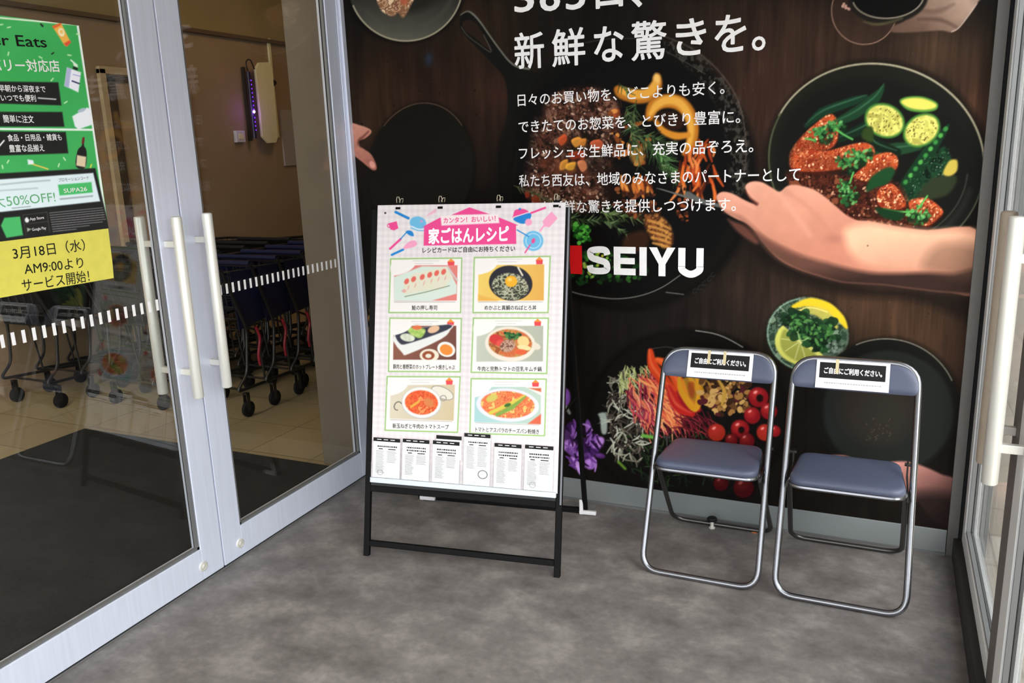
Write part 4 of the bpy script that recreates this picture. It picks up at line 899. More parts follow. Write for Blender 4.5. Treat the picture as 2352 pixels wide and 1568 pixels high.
# ---- poster sheet
PN = .0085
PP = Plane(EF+EP.N*PN, EX, EB)
poster = thing('recipe_poster', 'pale gingham poster with six recipe pictures clipped to the black easel', 'poster', tuple(EF+EP.N*PN+EB*.9), EA)
PA = [PP.at(873, 477), PP.at(1300, 463), PP.at(1282, 1122), PP.at(850, 1100)]
pa0, pa1 = -.412, .422; pb1 = (PA[0][1]+PA[1][1])/2+.004; pb0 = PA[3][1]+.006
S = Sheet(PP, pa0, pa1, pb0, pb1, .00175, (238, 230, 229))
def paint_poster(S):
    # gingham
    c = .0135
    gx = (np.floor(S.A/c) % 2); gz = (np.floor(S.B/c) % 2)
    S.C -= (7*(gx+gz)*1.0)[..., None]*np.array([.8, 1.0, .75])
    k = fnoise(S.A*5, S.B*5, 6, 2)[..., None]; S.C += (k-.5)*8
    R = lambda q, c_, soft=.9, **kw: S.poly(q, c_, soft, **kw)
    pk, bl, lb, lp = (240, 78, 146), (40, 132, 208), (112, 186, 226), (248, 164, 198)
    S.ell(885, 489, 2.2, 2.2, 0, (30, 30, 30), .8); S.ell(1286, 475, 2.2, 2.2, 0, (30, 30, 30), .8)
    # utensils
    S.line([(909, 487), (938, 501)], 6, bl); S.ell(960, 512, 19, 15, 10, lb); S.line([(946, 520), (960, 526), (978, 526)], 3, (236, 240, 246), 1, .9, True); S.line([(944, 523), (960, 529), (976, 529)], 2.4, lb, 1, 1, True)
    S.ell(968, 508, 3, 3, 0, (208, 160, 210)); S.line([(984, 492), (1002, 482)], 1.6, (244, 150, 180)); S.line([(980, 496), (994, 486), (999, 480)], 1.4, (244, 170, 190)); S.line([(990, 492), (1001, 486)], 1.4, (244, 150, 180))
    R([(892, 513), (911, 508), (915, 524), (905, 529), (897, 527)], pk); S.ring(894, 518, 4, 4, 0, 2, pk)
    S.line([(896, 571), (920, 549)], 5, pk); S.line([(920, 549), (934, 533)], 2.4, bl); S.blob([(932, 532), (940, 529), (948, 533), (950, 542), (940, 540)], bl, 1)
    S.line([(900, 585), (926, 573)], 5, bl); S.blob([(926, 571), (938, 556), (952, 552), (958, 560), (950, 567)], lp, 1)
    S.blob([(1179, 494), (1184, 482), (1204, 480), (1214, 490), (1180, 500)], pk, 1); S.blob([(1180, 501), (1216, 489), (1219, 500), (1206, 513), (1190, 511)], bl, 1); S.line([(1179, 499), (1216, 487)], 2, (240, 236, 240))
    S.line([(1220, 489), (1252, 477)], 4.5, pk); S.ell(1214, 510, 8, 8, 0, lp); S.ell(1194, 480, 2.5, 2.5, 0, bl)
    R([(1267, 485), (1281, 501), (1262, 522), (1250, 520), (1246, 508)], lp); S.line([(1249, 518), (1241, 530)], 4, lp)
    S.ell(1225, 553, 23, 23, 0, lb); S.ring(1225, 553, 17, 17, 0, 2, (190, 222, 242)); S.ell(1225, 553, 4, 6, 20, pk); S.line([(1188, 528), (1214, 543)], 2.6, bl); S.line([(1206, 580), (1218, 562)], 3, pk)
    # house title
    R([(1078, 476), (1126, 492), (1036, 494)], pk); R([(970, 521), (1010, 500), (1146, 499), (1190, 517), (1185, 518), (1186, 560), (973, 564), (974, 520)], pk)
    R([(1012, 495), (1144, 491), (1147, 512), (1014, 518)], (250, 232, 232), 1.6)
    # cards
    cards = [[(896, 593), (1062, 591), (1059, 719), (892, 719)], [(1088, 590), (1265, 587), (1260, 719), (1085, 719)], [(894, 729), (1061, 730), (1058, 855), (891, 854)], [(1086, 729), (1261, 729), (1257, 859), (1081, 856)], [(888, 863), (1058, 864), (1052, 994), (883, 989)], [(1081, 868), (1256, 869), (1252, 1002), (1078, 996)]]
    for q in cards:
        R(q, (148, 190, 110), 1); cx = sum(p[0] for p in q)/4; cy = sum(p[1] for p in q)/4
        R([(cx+(x-cx)*.968, cy+(y-cy)*.955) for x, y in q], (243, 236, 232), 1)
        x1, y0 = q[1][0]-26, q[1][1]
        R([(x1-8, y0+10), (x1, y0+3), (x1+8, y0+10), (x1+7, y0+20), (x1-7, y0+20)], (232, 76, 84), 1); R([(x1-8, y0+10), (x1, y0+3), (x1+8, y0+10)], (242, 150, 60), .8)
        for k in range(2): S.line([(q[0][0]+52-k*-4, y0+8+k*6), (q[0][0]+112-k*14, y0+8+k*6)], 1.2, (205, 198, 194), .8)
        S.line([(q[3][0]+14, q[3][1]-25.5), (q[2][0]-14, q[2][1]-26)], 1.6, (176, 168, 164), .9, .9)
        S.line([(q[0][0]+12, y0+24), (q[0][0]+42, y0+20)], 2.4, (196, 190, 184), 1.2)
    def clip_tl(x, y, w, h): S.blob([(x-4, y-4), (x+w, y-4), (x+w*.85, y+h*.5), (x+w*.4, y+h), (x-4, y+h*1.1)], (243, 236, 232), 1.4)
    # 1 pressed sushi
    R([(905, 609), (1051, 609), (1049, 690), (906, 691)], (226, 128, 122), 1)
    R([(905, 636), (905, 691), (990, 691), (1049, 674), (1049, 655), (1028, 612), (970, 611)], (214, 226, 214), 1.6)
    R([(926, 650), (950, 628), (1026, 612), (1040, 636), (1020, 660), (930, 676)], (226, 220, 198), 2); S.line([(930, 681), (980, 670), (1032, 656)], 1.8, (110, 116, 80), 1, .8)
    S.line([(1028, 612), (1050, 644)], 4, (206, 198, 196), 1.4)
    for x, y in [(934, 646), (950, 641), (970, 636), (987, 631), (1003, 627), (1019, 624)]: S.ell(x, y, 5, 7, 30, (228, 104, 92), 1.4); S.ell(x+4, y+14, 1.5, 6, 20, (228, 160, 150), 1.4, .7)
    S.ell(928, 668, 5, 4, 0, (232, 150, 144), 1.5, .7); clip_tl(905, 609, 46, 20)
    # 2 rice bowl with egg
    R([(1099, 609), (1250, 607), (1249, 690), (1098, 690)], grad((240, 206, 106), (226, 168, 82), (1100, 610), (1250, 690)), 1)
    S.ell(1173, 650, 50, 40, 8, (44, 42, 50), 1.4); S.ell(1172, 658, 42, 31, 8, nzc([(60, 62, 54), (150, 150, 120), (206, 200, 176), (80, 84, 66)], 7, 91, 1.7), 2); S.ell(1174, 646, 14, 13, 0, (244, 176, 48), 1.4); S.ell(1171, 642, 5, 4, 0, (252, 206, 110), 2)
    S.poly([(1098, 676), (1140, 688), (1144, 691), (1098, 691)], (232, 176, 84), 2); S.line([(1190, 614), (1200, 632)], 4, (236, 226, 200), 1.4); clip_tl(1099, 609, 40, 18)
    # 3 hot plate
    R([(904, 748), (1048, 748), (1048, 826), (903, 826)], grad((150, 96, 78), (112, 70, 60), (904, 748), (1040, 826)), 1)
    S.blob([(906, 766), (1032, 745), (1034, 758), (1014, 778), (940, 812), (924, 810)], (232, 230, 226), 1.6, seg=3); S.blob([(908, 764), (940, 757), (1030, 745), (1026, 758), (940, 788), (918, 788)], (58, 60, 72), 1.6, seg=3)
    S.ell(936, 775, 17, 9, 10, nzc([(200, 206, 180), (226, 226, 208)], 6, 92), 1.6); S.blob([(936, 752), (976, 756), (966, 776), (944, 768)], nzc([(150, 186, 84), (196, 212, 130)], 6, 93), 2); S.ell(958, 752, 11, 5, 0, (226, 116, 76), 1.6); S.ell(996, 756, 14, 8, -20, (228, 184, 150), 1.6)
    S.ell(1025, 802, 21, 17, 20, (236, 234, 228), 1.2); S.ell(1025, 803, 15, 12, 20, (236, 140, 60), 1.4); S.ell(986, 816, 22, 15, 0, (232, 220, 200), 1.2); S.ell(984, 816, 14, 10, 0, (150, 76, 50), 1.4); S.ell(984, 817, 7, 5, 0, (230, 220, 200), 1.4)
    R([(900, 826.5), (1050, 826.5), (1050, 834), (900, 834)], (243, 236, 232), 1); clip_tl(904, 748, 40, 18)
    # 4 hot pot
    R([(1095, 748), (1248, 748), (1247, 830), (1094, 830)], grad((196, 200, 184), (176, 176, 160), (1095, 748), (1240, 830)), 1)
    S.ell(1172, 790, 58, 40, 4, (232, 220, 204), 1.6); S.ell(1228, 794, 14, 8, 20, (226, 214, 196), 1.6); S.ell(1172, 788, 50, 32, 4, nzc([(206, 104, 62), (196, 150, 84), (160, 84, 50)], 9, 94, 1.6), 1.6)
    S.ell(1140, 780, 16, 12, 20, (206, 58, 56), 1.8); S.ell(1150, 788, 10, 8, 0, (222, 82, 72), 1.6); S.scatter([(1160, 764), (1196, 766), (1196, 780), (1166, 780)], 40, [(48, 96, 50), (30, 70, 40), (80, 130, 70)], (1.5, 4), 95)
    S.ell(1166, 794, 18, 14, -20, nzc([(170, 126, 104), (206, 170, 148), (120, 80, 66)], 5, 96, 1.6), 1.8); S.ell(1202, 784, 14, 12, 20, (236, 204, 136), 1.6); S.ell(1204, 798, 16, 6, 10, (240, 214, 156), 1.4); S.ell(1196, 808, 14, 6, 0, (226, 98, 60), 1.8)
    R([(1090, 830.5), (1250, 830.5), (1250, 836), (1090, 836)], (243, 236, 232), 1); clip_tl(1095, 748, 42, 20)
    # 5 tomato soup
    R([(897, 884), (1045, 883), (1042, 966), (895, 961)], grad((220, 210, 190), (206, 186, 150), (897, 884), (1042, 966)), 1)
    S.ell(1017, 902, 27, 12, 24, (228, 220, 206), 1.6); S.ring(1016, 902, 27, 13, 24, 1.6, (150, 142, 132)); S.ell(968, 925, 46, 37, 4, (196, 192, 190), 1.2); S.ell(968, 924, 44, 35, 4, (236, 232, 228), 1.4); S.ell(968, 924, 38, 28, 4, nzc([(226, 84, 48), (238, 118, 66), (206, 66, 40), (240, 150, 90)], 9, 97, 1.6), 1.6)
    S.line([(944, 934), (962, 922)], 5, (226, 176, 70), 1.6); S.ell(985, 924, 13, 9, 40, (214, 130, 80), 2.4); S.ring(914, 932, 8, 10, 30, 2, (90, 86, 82), 60, 300); S.ring(1018, 914, 7, 6, 0, 2, (150, 146, 140))
    clip_tl(897, 884, 38, 20)
    # 6 cheese bake
    R([(1091, 888), (1243, 888), (1242, 974), (1089, 969)], grad((168, 206, 206), (190, 204, 186), (1091, 960), (1243, 888)), 1)
    R([(1206, 888), (1243, 888), (1243, 908)], (232, 228, 222), 1.4); R([(1214, 891), (1243, 891), (1243, 900)], (206, 104, 70), 1.4); R([(1212, 973), (1243, 950), (1242, 974)], (222, 104, 76), 1.6)
    S.ell(1166, 930, 72, 38, 4, (226, 222, 232), 1.4); S.ell(1166, 929, 62, 31, 4, nzc([(230, 110, 70), (238, 150, 90), (214, 84, 56), (226, 190, 110)], 9, 98, 1.6), 1.8)
    S.line([(1126, 948), (1170, 928), (1206, 908)], [8, 9, 3], (214, 196, 80), 1.4); S.line([(1142, 952), (1178, 934), (1208, 910)], [8, 10, 3], (130, 164, 72), 1.4); S.ell(1130, 914, 14, 8, -20, (206, 190, 96), 2.4); S.ell(1166, 930, 8, 4, -20, (66, 106, 50), 1.6)
    clip_tl(1091, 888, 36, 20)
paint_poster(S)
PPRINT = print_mat('poster_print', GAIN_P, .5, .1)
S.build('printed_sheet', PPRINT, poster, thick=.003)
def ln(nm, t, p0, p1, h, mt, off=.006, n=.0006):
    b = MB(); text_px(b, PP, t, p0, p1, h, offset=off, n=n); b.build(nm, mt, poster)
ln('pink_lettering', 'カンタン！おいしい！', (1019, 512), (1138, 507), 13, INKP, .02)
ln('title_lettering', '家ごはんレシピ', (985, 557), (1168, 551), 33, INKW, .035)
ln('black_lettering', 'レシピカードはご自由にお持ちください', (971, 580), (1183, 576), 12, INKK, .018)
for t, p0, p1 in [('鮭の押し寿司', (946, 711), (1004, 711)), ('めかぶと真鯛のねばとろ丼', (1113, 711), (1232, 711)), ('豚肉と春野菜のホットプレート焼きしゃぶ', (903, 846), (1045, 848)),
                  ('牛肉と完熟トマトの豆乳キムチ鍋', (1097, 851), (1244, 852)), ('新玉ねぎと牛肉のトマトスープ', (902, 982), (1031, 985)), ('トマトとアスパラのチーズパン粉焼き', (1092, 990), (1238, 996))]:
    ln('recipe_title', t, p0, p1, 10.5, INKK, .012)
m = MB(); a0, b0 = PP.at(855, 1090); a1, b1 = PP.at(1278, 1112)
bar(m, PP, pa0+.004, pa1-.006, pb0-.012, pb0+.075, .0145, .0155); m.build('card_pocket', POCKET, poster)
m = MB(); bar(m, PP, pa0+.002, pa1-.004, pb0-.016, pb0+.006, .0, .016); m.build('pocket_ledge', mat('frosted_plastic', (206, 212, 220), .4), poster, bevel=.002)

# ---- recipe cards in the pocket
specs = [(861, 922, 1003, 1), (928, 989, 1006, 1), (997, 1058, 1010, 1), (1069, 1129, 993, 1), (1138, 1200, 1016, 1), (1208, 1273, 1020, 1), (1004, 1062, 998, 0)]
labs = ['leftmost white recipe card in the clear pocket of the poster', 'white recipe card second from the left in the poster pocket', 'white recipe card in the pocket in front of a taller tucked card',
        'white recipe card with round bowl drawing standing tallest in the pocket', 'white recipe card second from the right in the poster pocket', 'rightmost white recipe card in the clear pocket of the poster', 'recipe card tucked behind another, only its black heading showing']
cp = [1, 1, 1, 1, 1, 1, 1]
for i, (u0, u1, v, fr) in enumerate(specs):
    a0, bt_ = PP.at(u0, v); a1, _ = PP.at(u1, v+5); top = PP.at((u0+u1)/2, v+2)[1]; w = a1-a0; n0 = .0085 if fr else .004
    c = (a0+a1)/2; bot = pb0+.008 if fr else top-.1
    t = thing('recipe_card', labs[i], 'card', PP.P(c, bot, n0), EA, 'recipe cards in the poster pocket')
    m = MB(); bar(m, PP, a0, a1, bot, top, n0, n0+.004); m.build('card_stack', PAPER, t)
    m = MB(); bar(m, PP, a0, a1, top-.016, top, n0+.004, n0+.0046); m.build('black_heading', INKK, t)
    if not fr: continue
    m = MB(); h = top-bot
    for k in range(3): bar(m, PP, a0+w*(.14+.25*k), a0+w*(.30+.25*k), top-.009, top-.006, n0+.0046, n0+.0048)
    m.build('heading_text', INKW, t)
    m = MB(); rr = random.Random(i); y = top-.034
    for k in range(1 if i in (0, 3) else 2):
        x = a0+w*.16
        while x < a1-w*.14: q = rr.uniform(.003, .008); bar(m, PP, x, x+q, y-.006, y, n0+.004, n0+.0044); x += q+.002
        y -= .012
    for x0_, x1_ in ((.2, .36), (.56, .84)): bar(m, PP, a0+w*x0_, a0+w*x1_, y-.004, y, n0+.004, n0+.0044)
    m.build('card_title', INKK, t)
    m = MB(); y -= .010
    while y > bot+.02:
        for x0_, x1_ in ((.1, .44), (.52, .9)):
            if i == 3 and (y < bot+.07): continue
            if x0_ > .4 and y < bot+h*.38: continue
            bar(m, PP, a0+w*x0_, a0+w*(x1_-rr.uniform(0, .08)), y-.0022, y, n0+.004, n0+.0043)
        y -= .0052
    m.build('card_text', mat('pale_grey_ink', (140, 138, 138), .6) if i == 0 else bpy.data.materials['pale_grey_ink'], t)
    if i in (0, 3, 5):
        m = MB(); cx, cyy, r_ = (a0+w*(.74, .28, .3)[(3, 0, 5).index(i)], bot+(.048, .022, .022)[(3, 0, 5).index(i)], (.017, .011, .011)[(3, 0, 5).index(i)])
        m.tube([PP.P(cx+r_*math.cos(g*.5236)*1.2, cyy+r_*math.sin(g*.5236), n0+.0042) for g in range(12)], .0022 if i == 3 else .001, 6, closed=True)
        m.build('card_drawing', INKGREY, t)

# ---- binder clips over the top edge
for i, (u, vv, lb_) in enumerate([(914, 480, 'black binder clip nearest the poster\'s left corner'), (1011, 478, 'black binder clip second from the left on the poster top'), (1145, 474, 'black binder clip second from the right on the poster top'), (1277, 470, 'black binder clip nearest the poster\'s right corner')]):
    a, _ = PP.at(u, vv); bt_ = pb1
    t = thing('binder_clip', lb_, 'clip', PP.P(a, bt_, -.006), EA, 'binder clips along the poster top')
    m = MB(); P_ = PP
    # triangular spring body straddling the edge
    vs = [];
    for s in (-.0115, .0115): vs += [P_.P(a+s, bt_-.019, .0015), P_.P(a+s, bt_-.019, -.028), P_.P(a+s, bt_+.012, -.019), P_.P(a+s, bt_+.012, -.003)]
    m.add(vs, [(0, 1, 2, 3), (7, 6, 5, 4), (0, 3, 7, 4), (3, 2, 6, 7), (2, 1, 5, 6), (1, 0, 4, 5)]); m.build('clip_body', BLACKM, t)
    for s, e in ((.012, .0), (-.034, -.022)):
        m = MB(); base = e-.003
        m.tube([P_.P(a-.007, bt_+.010, base), P_.P(a-.0075, bt_+.022, base+s*.25), P_.P(a-.004, bt_+.034, base+s*.5), P_.P(a+.004, bt_+.034, base+s*.5), P_.P(a+.0075, bt_+.022, base+s*.25), P_.P(a+.007, bt_+.010, base)], .0019, 6)
        m.build('wire_arm', BRONZE, t, smooth=True)

# ---------------------------------------------------------------- folding pipe chairs
def closed_round(pts, rad, seg=7):
    pts = [Vector(p) for p in pts]; out = []; n = len(pts)
    for i in range(n):
        a, b, c = pts[i-1], pts[i], pts[(i+1) % n]; r = rad[i] if isinstance(rad, (list, tuple)) else rad
        p, q = b+(a-b).normalized()*r, b+(c-b).normalized()*r
        for k in range(seg+1):
            t = k/seg; out.append(p*(1-t)**2+b*2*t*(1-t)+q*t*t)
    return out
CH_TXT = 'ご自由にご利用ください。'
def make_chair(cx, cy, label, ws=1.0):
    t = thing('folding_chair', label, 'chair', (cx, cy, 0), 0, 'folding chairs in front of the mural')
    o = lambda x, y, z: (cx+x, cy+y, z)
    w = .226; yf, yt, zt = -.252, .118, .862
    lean = lambda z: yf+(yt-yf)*(z-.011)/(zt-.011)
    p = closed_round([o(-w-.004, yf, .0125), o(w+.004, yf, .0125), o(w, yt, zt), o(-w, yt, zt)], [.075, .075, .095, .095])
    MB().tube(p, .0125, 14, closed=True).build('main_frame', CHROME, t, smooth=True)
    w2 = .222; p = arc_path([o(-.205, -.10, .418), o(-w2, .262, .0115), o(w2, .262, .0115), o(.205, -.10, .418)], .07, 7)
    MB().tube(p, .0105, 14).build('rear_frame', CHROME_D, t, smooth=True)
    m = MB()
    for s in (-1, 1): m.tube([o(s*.03, yf-.000, .0115), o(s*.03+.002, yf, .0115)], .0118, 12)
    # seat: rounded cushion and its steel rim
    def outline(sc, z, yo=0, n=9):
        pts = []; hx0, hx1, y0, y1, r = .207, .186, -.178, .135, .055
        cs = [(-hx1, y1), (hx1, y1), (hx0, y0), (-hx0, y0)][::-1]
        cen = Vector((0, (y0+y1)/2, 0))
        q = closed_round([(x, y, 0) for x, y in cs], [.062, .062, .05, .05], n)
        return [o(*(cen+(v-cen)*sc+Vector((0, yo, z+.02*(.1-v.y)*0)))) for v in q]
    rings = [(.955, .434), (.99, .436), (1.0, .441), (1.0, .448), (.99, .455), (.965, .460), (.90, .463), (.7, .465), (.35, .466)]
    vs = []; fs = []; N = None
    for sc, z in rings:
        q = outline(sc, z); N = len(q); vs += q
    for i in range(len(rings)-1):
        for k in range(N): fs.append((i*N+k, i*N+(k+1) % N, (i+1)*N+(k+1) % N, (i+1)*N+k))
    fs.append(tuple(range(N-1, -1, -1))); fs.append(tuple((len(rings)-1)*N+k for k in range(N)))
    MB().add(vs, fs).build('seat', VINYL, t, smooth=True)
    MB().tube([Vector(v) for v in outline(.99, .430)], .0088, 8, closed=True).build('seat_rim', CHROME, t, smooth=True)
    # backrest
    nx, nz = 40, 8; hw = .229; vs = []; fs = []
    def zr(x):
        a = abs(x)/hw; R_ = .10; d = max(0, abs(x)-(hw-R_)); top = .872-(R_-math.sqrt(max(R_*R_-d*d, 0)))*.92
        dd = max(0, abs(x)-(hw-.022)); bot = .757-.006*math.cos(a*1.4)+(.022-math.sqrt(max(.022**2-dd*dd, 0)))
        return bot, max(top, bot+.004)
    for side in (0, 1):
        for i in range(nx+1):
            g = -1+2*i/nx; x = hw*math.sin(g*PI/2); b0, t0 = zr(x)
            for j in range(nz+1):
                h = j/nz; z = b0+(t0-b0)*h; cv = .012*(1-(x/hw)**2); bulge = .014*(max(0, 1-(2*h-1)**4))*max(0.0, (1-(abs(x)/hw)**8))**.5
                y = lean(z)+cv-.010+(-bulge if side == 0 else bulge)
                vs.append(o(x, y, z))
    K = (nx+1)*(nz+1)
    for i in range(nx):
        for j in range(nz):
            a = i*(nz+1)+j; fs.append((a, a+nz+1, a+nz+2, a+1)); fs.append((K+a, K+a+1, K+a+nz+2, K+a+nz+1))
    for i in range(nx):
        a = i*(nz+1); fs.append((a, K+a, K+a+nz+1, a+nz+1)); a += nz; fs.append((a, a+nz+1, K+a+nz+1, K+a))
    for j in range(nz):
        fs.append((j, j+1, K+j+1, K+j)); a = nx*(nz+1)+j; fs.append((a, K+a, K+a+1, a+1))
    MB().add(vs, fs).build('backrest', VINYL, t, smooth=True)
    # hinge links
    for s in (-1, 1):
        m = MB(); xa, xb = sorted((s*.208, s*.214))
        m.box(cx+xa, cx+xb, cy+.085, cy+.112, .40, .475); m.box(cx+xa, cx+xb, cy-.14, cy+.10, .409, .427)
        m.tube([o(s*.200, .10, .465), o(s*.232, .10, .465)], .007, 10); m.tube([o(s*.196, -.07, .415), o(s*.236, -.07, .415)], .008, 10)
        m.build('hinge_link', CHROME_D, t)
    # taped notice
    z0, z1 = .758, .868; zc = (z0+z1)/2; bd = np.array([0, (yt-yf), (zt-.011)]); 
    LP = Plane((cx+.008*ws, cy+lean(zc)-.0205, zc), (1, 0, .004), bd)
    n_ = .0
    m = MB(); bar(m, LP, -.132, .132, -.056, .056, -.001, .0); no = m.build('seat_notice', PAPER, t)
    m = MB(); bar(m, LP, -.120, .118, -.016, .046, .0, .0006); m.build('notice_band', INKK, no)
    m = MB(); put_text(m, LP, CH_TXT, -.103, .004, .208, .026, n=.0012, offset=.03); m.build('notice_lettering', INKW, no)
    m = MB(); x = -.10; r_ = random.Random(3)
    while x < .10: q = r_.uniform(.004, .010); bar(m, LP, x, x+q, -.037, -.032, 0, .0004); x += q+.002
    m.build('notice_small_print', mat('faint_ink', (170, 168, 166), .6) if 'faint_ink' not in MATS else MATS['faint_ink'], no)
    m = MB()
    for x0_ in ((-.052, .012) if ws > 0 else (-.062, .03))[:1 if ws < 0 else 2]: bar(m, LP, x0_, x0_+.012, .004, .060, .0016, .0019)
    m.build('tape', mat('yellowed_tape', (206, 190, 150), .3) if 'yellowed_tape' not in MATS else MATS['yellowed_tape'], no)
    return t
make_chair(1.900, -.325, 'blue folding chair nearer the easel, with a paper notice on its back', 1)
make_chair(2.424, -.33, 'blue folding chair nearer the right-hand glass door, notice on its back', -1)

t = thing('door_stop', 'small metal floor stop with black cap behind the left folding chair', 'door stop', (1.862, -.083, 0))
MB().lathe((1.862, -.083, 0), (0, 0, 1), [(.014, 0), (.014, .004), (.008, .006), (.008, .034)], 20).build('post', STEEL, t, smooth=True)
MB().lathe((1.862, -.083, .034), (0, 0, 1), [(.014, 0), (.022, .003), (.023, .012), (.019, .017), (.008, .019)], 20).build('cap', RUBBER, t, smooth=True)
q = on_axis(1733, 1222, 2, .002)
tag(MB().add([(q[0]-.012, q[1]-.006, .001), (q[0]+.012, q[1]-.008, .001), (q[0]+.010, q[1]+.006, .006), (q[0]-.008, q[1]+.010, .009), (q[0]-.010, q[1]-.004, .003), (q[0]+.010, q[1]-.006, .003), (q[0]+.008, q[1]+.006, .009), (q[0]-.006, q[1]+.009, .012)],
    [(3, 2, 1, 0), (4, 5, 6, 7), (0, 1, 5, 4), (1, 2, 6, 5), (2, 3, 7, 6), (3, 0, 4, 7)]).build('dry_leaf', mat('orange_leaf', (206, 110, 50), .7)), 'tiny orange scrap of leaf on the floor behind the left chair', 'leaf')

# ---------------------------------------------------------------- inside the store: mat, trolleys, lamp
tag(MB().box(-2.24, -.062, -4.6, -.062, .0, .012).build('door_mat', MATBLK, bevel=.004), 'large charcoal entrance mat on the beige tiles behind the glass doors', 'mat')

def make_cart(x, y, label, blue, group):
    t = thing('shopping_trolley', label, 'shopping trolley', (x, y, 0), 0, group); o = lambda a, b, c: (x+a, y+b, c)
    rt_, ft, rb, fb = [(.27, .04, 1.0), (.205, .80, .96), (.225, .12, .60), (.17, .74, .66)]
    def lerp(p, q, k): return tuple(p[i]*(1-k)+q[i]*k for i in range(3))
    m = MB()
    for k in (0, 1, .2, .4, .6, .8):
        r, f = lerp(rb, rt_, k), lerp(fb, ft, k); rr = (.0065 if k == 1 else .0035) if blue else (.012 if k == 1 else .006)
        m.tube([o(-r[0], r[1], r[2]), o(-f[0], f[1], f[2]), o(f[0], f[1], f[2]), o(r[0], r[1], r[2])], rr, 5, closed=True)
    for i in range(13):
        k = i/12; b, u = lerp(rb, fb, k), lerp(rt_, ft, k)
        for s in (-1, 1): m.tube([o(s*b[0], b[1], b[2]), o(s*u[0], u[1], u[2])], .0028 if blue else .005, 4, cap=False)
    for i in range(7):
        k = i/6*2-1
        m.tube([o(k*fb[0], fb[1], fb[2]), o(k*ft[0], ft[1], ft[2])], .0028 if blue else .005, 4, cap=False); m.tube([o(k*rb[0], rb[1], rb[2]), o(k*fb[0], fb[1], fb[2])], .0028 if blue else .005, 4, cap=False)
        m.tube([o(k*rb[0], rb[1], rb[2]), o(k*rt_[0], rt_[1], rt_[2])], .0028 if blue else .005, 4, cap=False)
    if not blue:
        m.add([o(-rb[0], rb[1], rb[2]), o(rb[0], rb[1], rb[2]), o(fb[0], fb[1], fb[2]), o(-fb[0], fb[1], fb[2]), o(-rb[0], rb[1], rb[2]+.004), o(rb[0], rb[1], rb[2]+.004), o(fb[0], fb[1], fb[2]+.004), o(-fb[0], fb[1], fb[2]+.004)], [(3, 2, 1, 0), (4, 5, 6, 7), (0, 1, 5, 4), (1, 2, 6, 5), (2, 3, 7, 6), (3, 0, 4, 7)])
    m.build('basket', WIRE if blue else CARTBLK, t)
    m = MB()
    for s in (-1, 1):
        m.tube(arc_path([o(s*.275, -.03, 1.03), o(s*.262, .16, .60), o(s*.25, .13, .30), o(s*.245, .02, .20), o(s*.14, .86, .15)], .05, 4), .011, 8)
        m.tube(arc_path([o(s*.235, .20, .60), o(s*.225, .30, .56), o(s*.21, .34, .20)], .04, 4), .008, 6)
    m.tube([o(-.14, .86, .15), o(.14, .86, .15)], .010, 8); m.tube([o(-.24, .10, .195), o(.24, .10, .195)], .009, 8)
    m.build('under_frame', WIRE, t, smooth=True)
    MB().tube([o(-.275, -.03, 1.03), o(.275, -.03, 1.03)], .017, 10).build('handle', CARTBLK if not blue else CARTBLUE, t, smooth=True)
    for s in (-1, 1):
        for (a, b) in ((.235, .10), (.15, .80)):
            m = MB().lathe(o(s*a-.013, b+.02, .055), (1, 0, 0), [(.05, 0), (.055, .004), (.055, .022), (.05, .026)], 18); wh = m.build('wheel', RUBBER, t, smooth=True)
            MB().box(x+s*a-.018, x+s*a-.014, y+b, y+b+.028, .05, .17).box(x+s*a+.014, x+s*a+.018, y+b, y+b+.028, .05, .17).box(x+s*a-.018, x+s*a+.018, y+b, y+b+.028, .155, .17).build('wheel_fork', WIRE, wh)
    if not blue:
        for s in (-1, 1):
            u_, w_ = lerp(rb, rt_, .62), lerp(fb, ft, .62)
            vs = [o(s*(v[0]+.004), v[1], v[2]) for v in (rb, fb, w_, u_)]+[o(s*(v[0]+.008), v[1], v[2]) for v in (rb, fb, w_, u_)]
            MB().add(vs, [(0, 3, 2, 1), (4, 5, 6, 7), (0, 1, 5, 4), (1, 2, 6, 5), (2, 3, 7, 6), (3, 0, 4, 7)]).build('side_panel', CARTBLK, t)
        f0, f1 = lerp(rb, rt_, .25), lerp(rb, rt_, .95)
        MB().add([o(-f0[0]+.02, f0[1]+.01, f0[2]), o(f0[0]-.02, f0[1]+.01, f0[2]), o(f1[0]-.02, f1[1]+.03, f1[2]), o(-f1[0]+.02, f1[1]+.03, f1[2]), o(-f0[0]+.02, f0[1]+.018, f0[2]), o(f0[0]-.02, f0[1]+.018, f0[2]), o(f1[0]-.02, f1[1]+.038, f1[2]), o(-f1[0]+.02, f1[1]+.038, f1[2])],
                 [(0, 1, 2, 3), (7, 6, 5, 4), (0, 4, 5, 1), (1, 5, 6, 2), (2, 6, 7, 3), (3, 7, 4, 0)]).build('rear_flap', CARTBLK, t)
    if blue:
        for s in (-1, 1):
            vs = [o(s*(v[0]+.006), v[1], v[2]) for v in (rb, fb, ft, rt_)]+[o(s*(v[0]+.011), v[1], v[2]) for v in (rb, fb, ft, rt_)]
            MB().add(vs, [(0, 3, 2, 1), (4, 5, 6, 7), (0, 1, 5, 4), (1, 2, 6, 5), (2, 3, 7, 6), (3, 0, 4, 7)]).build('side_panel', CARTBLUE, t)
        m = MB().tube(arc_path([o(.268, .24, .60), o(.27, .27, .52), o(.262, .24, .40), o(.262, .25, .33)], .03, 4), .010, 8); m.build('strap', CARTRED, t, smooth=True)
    return t
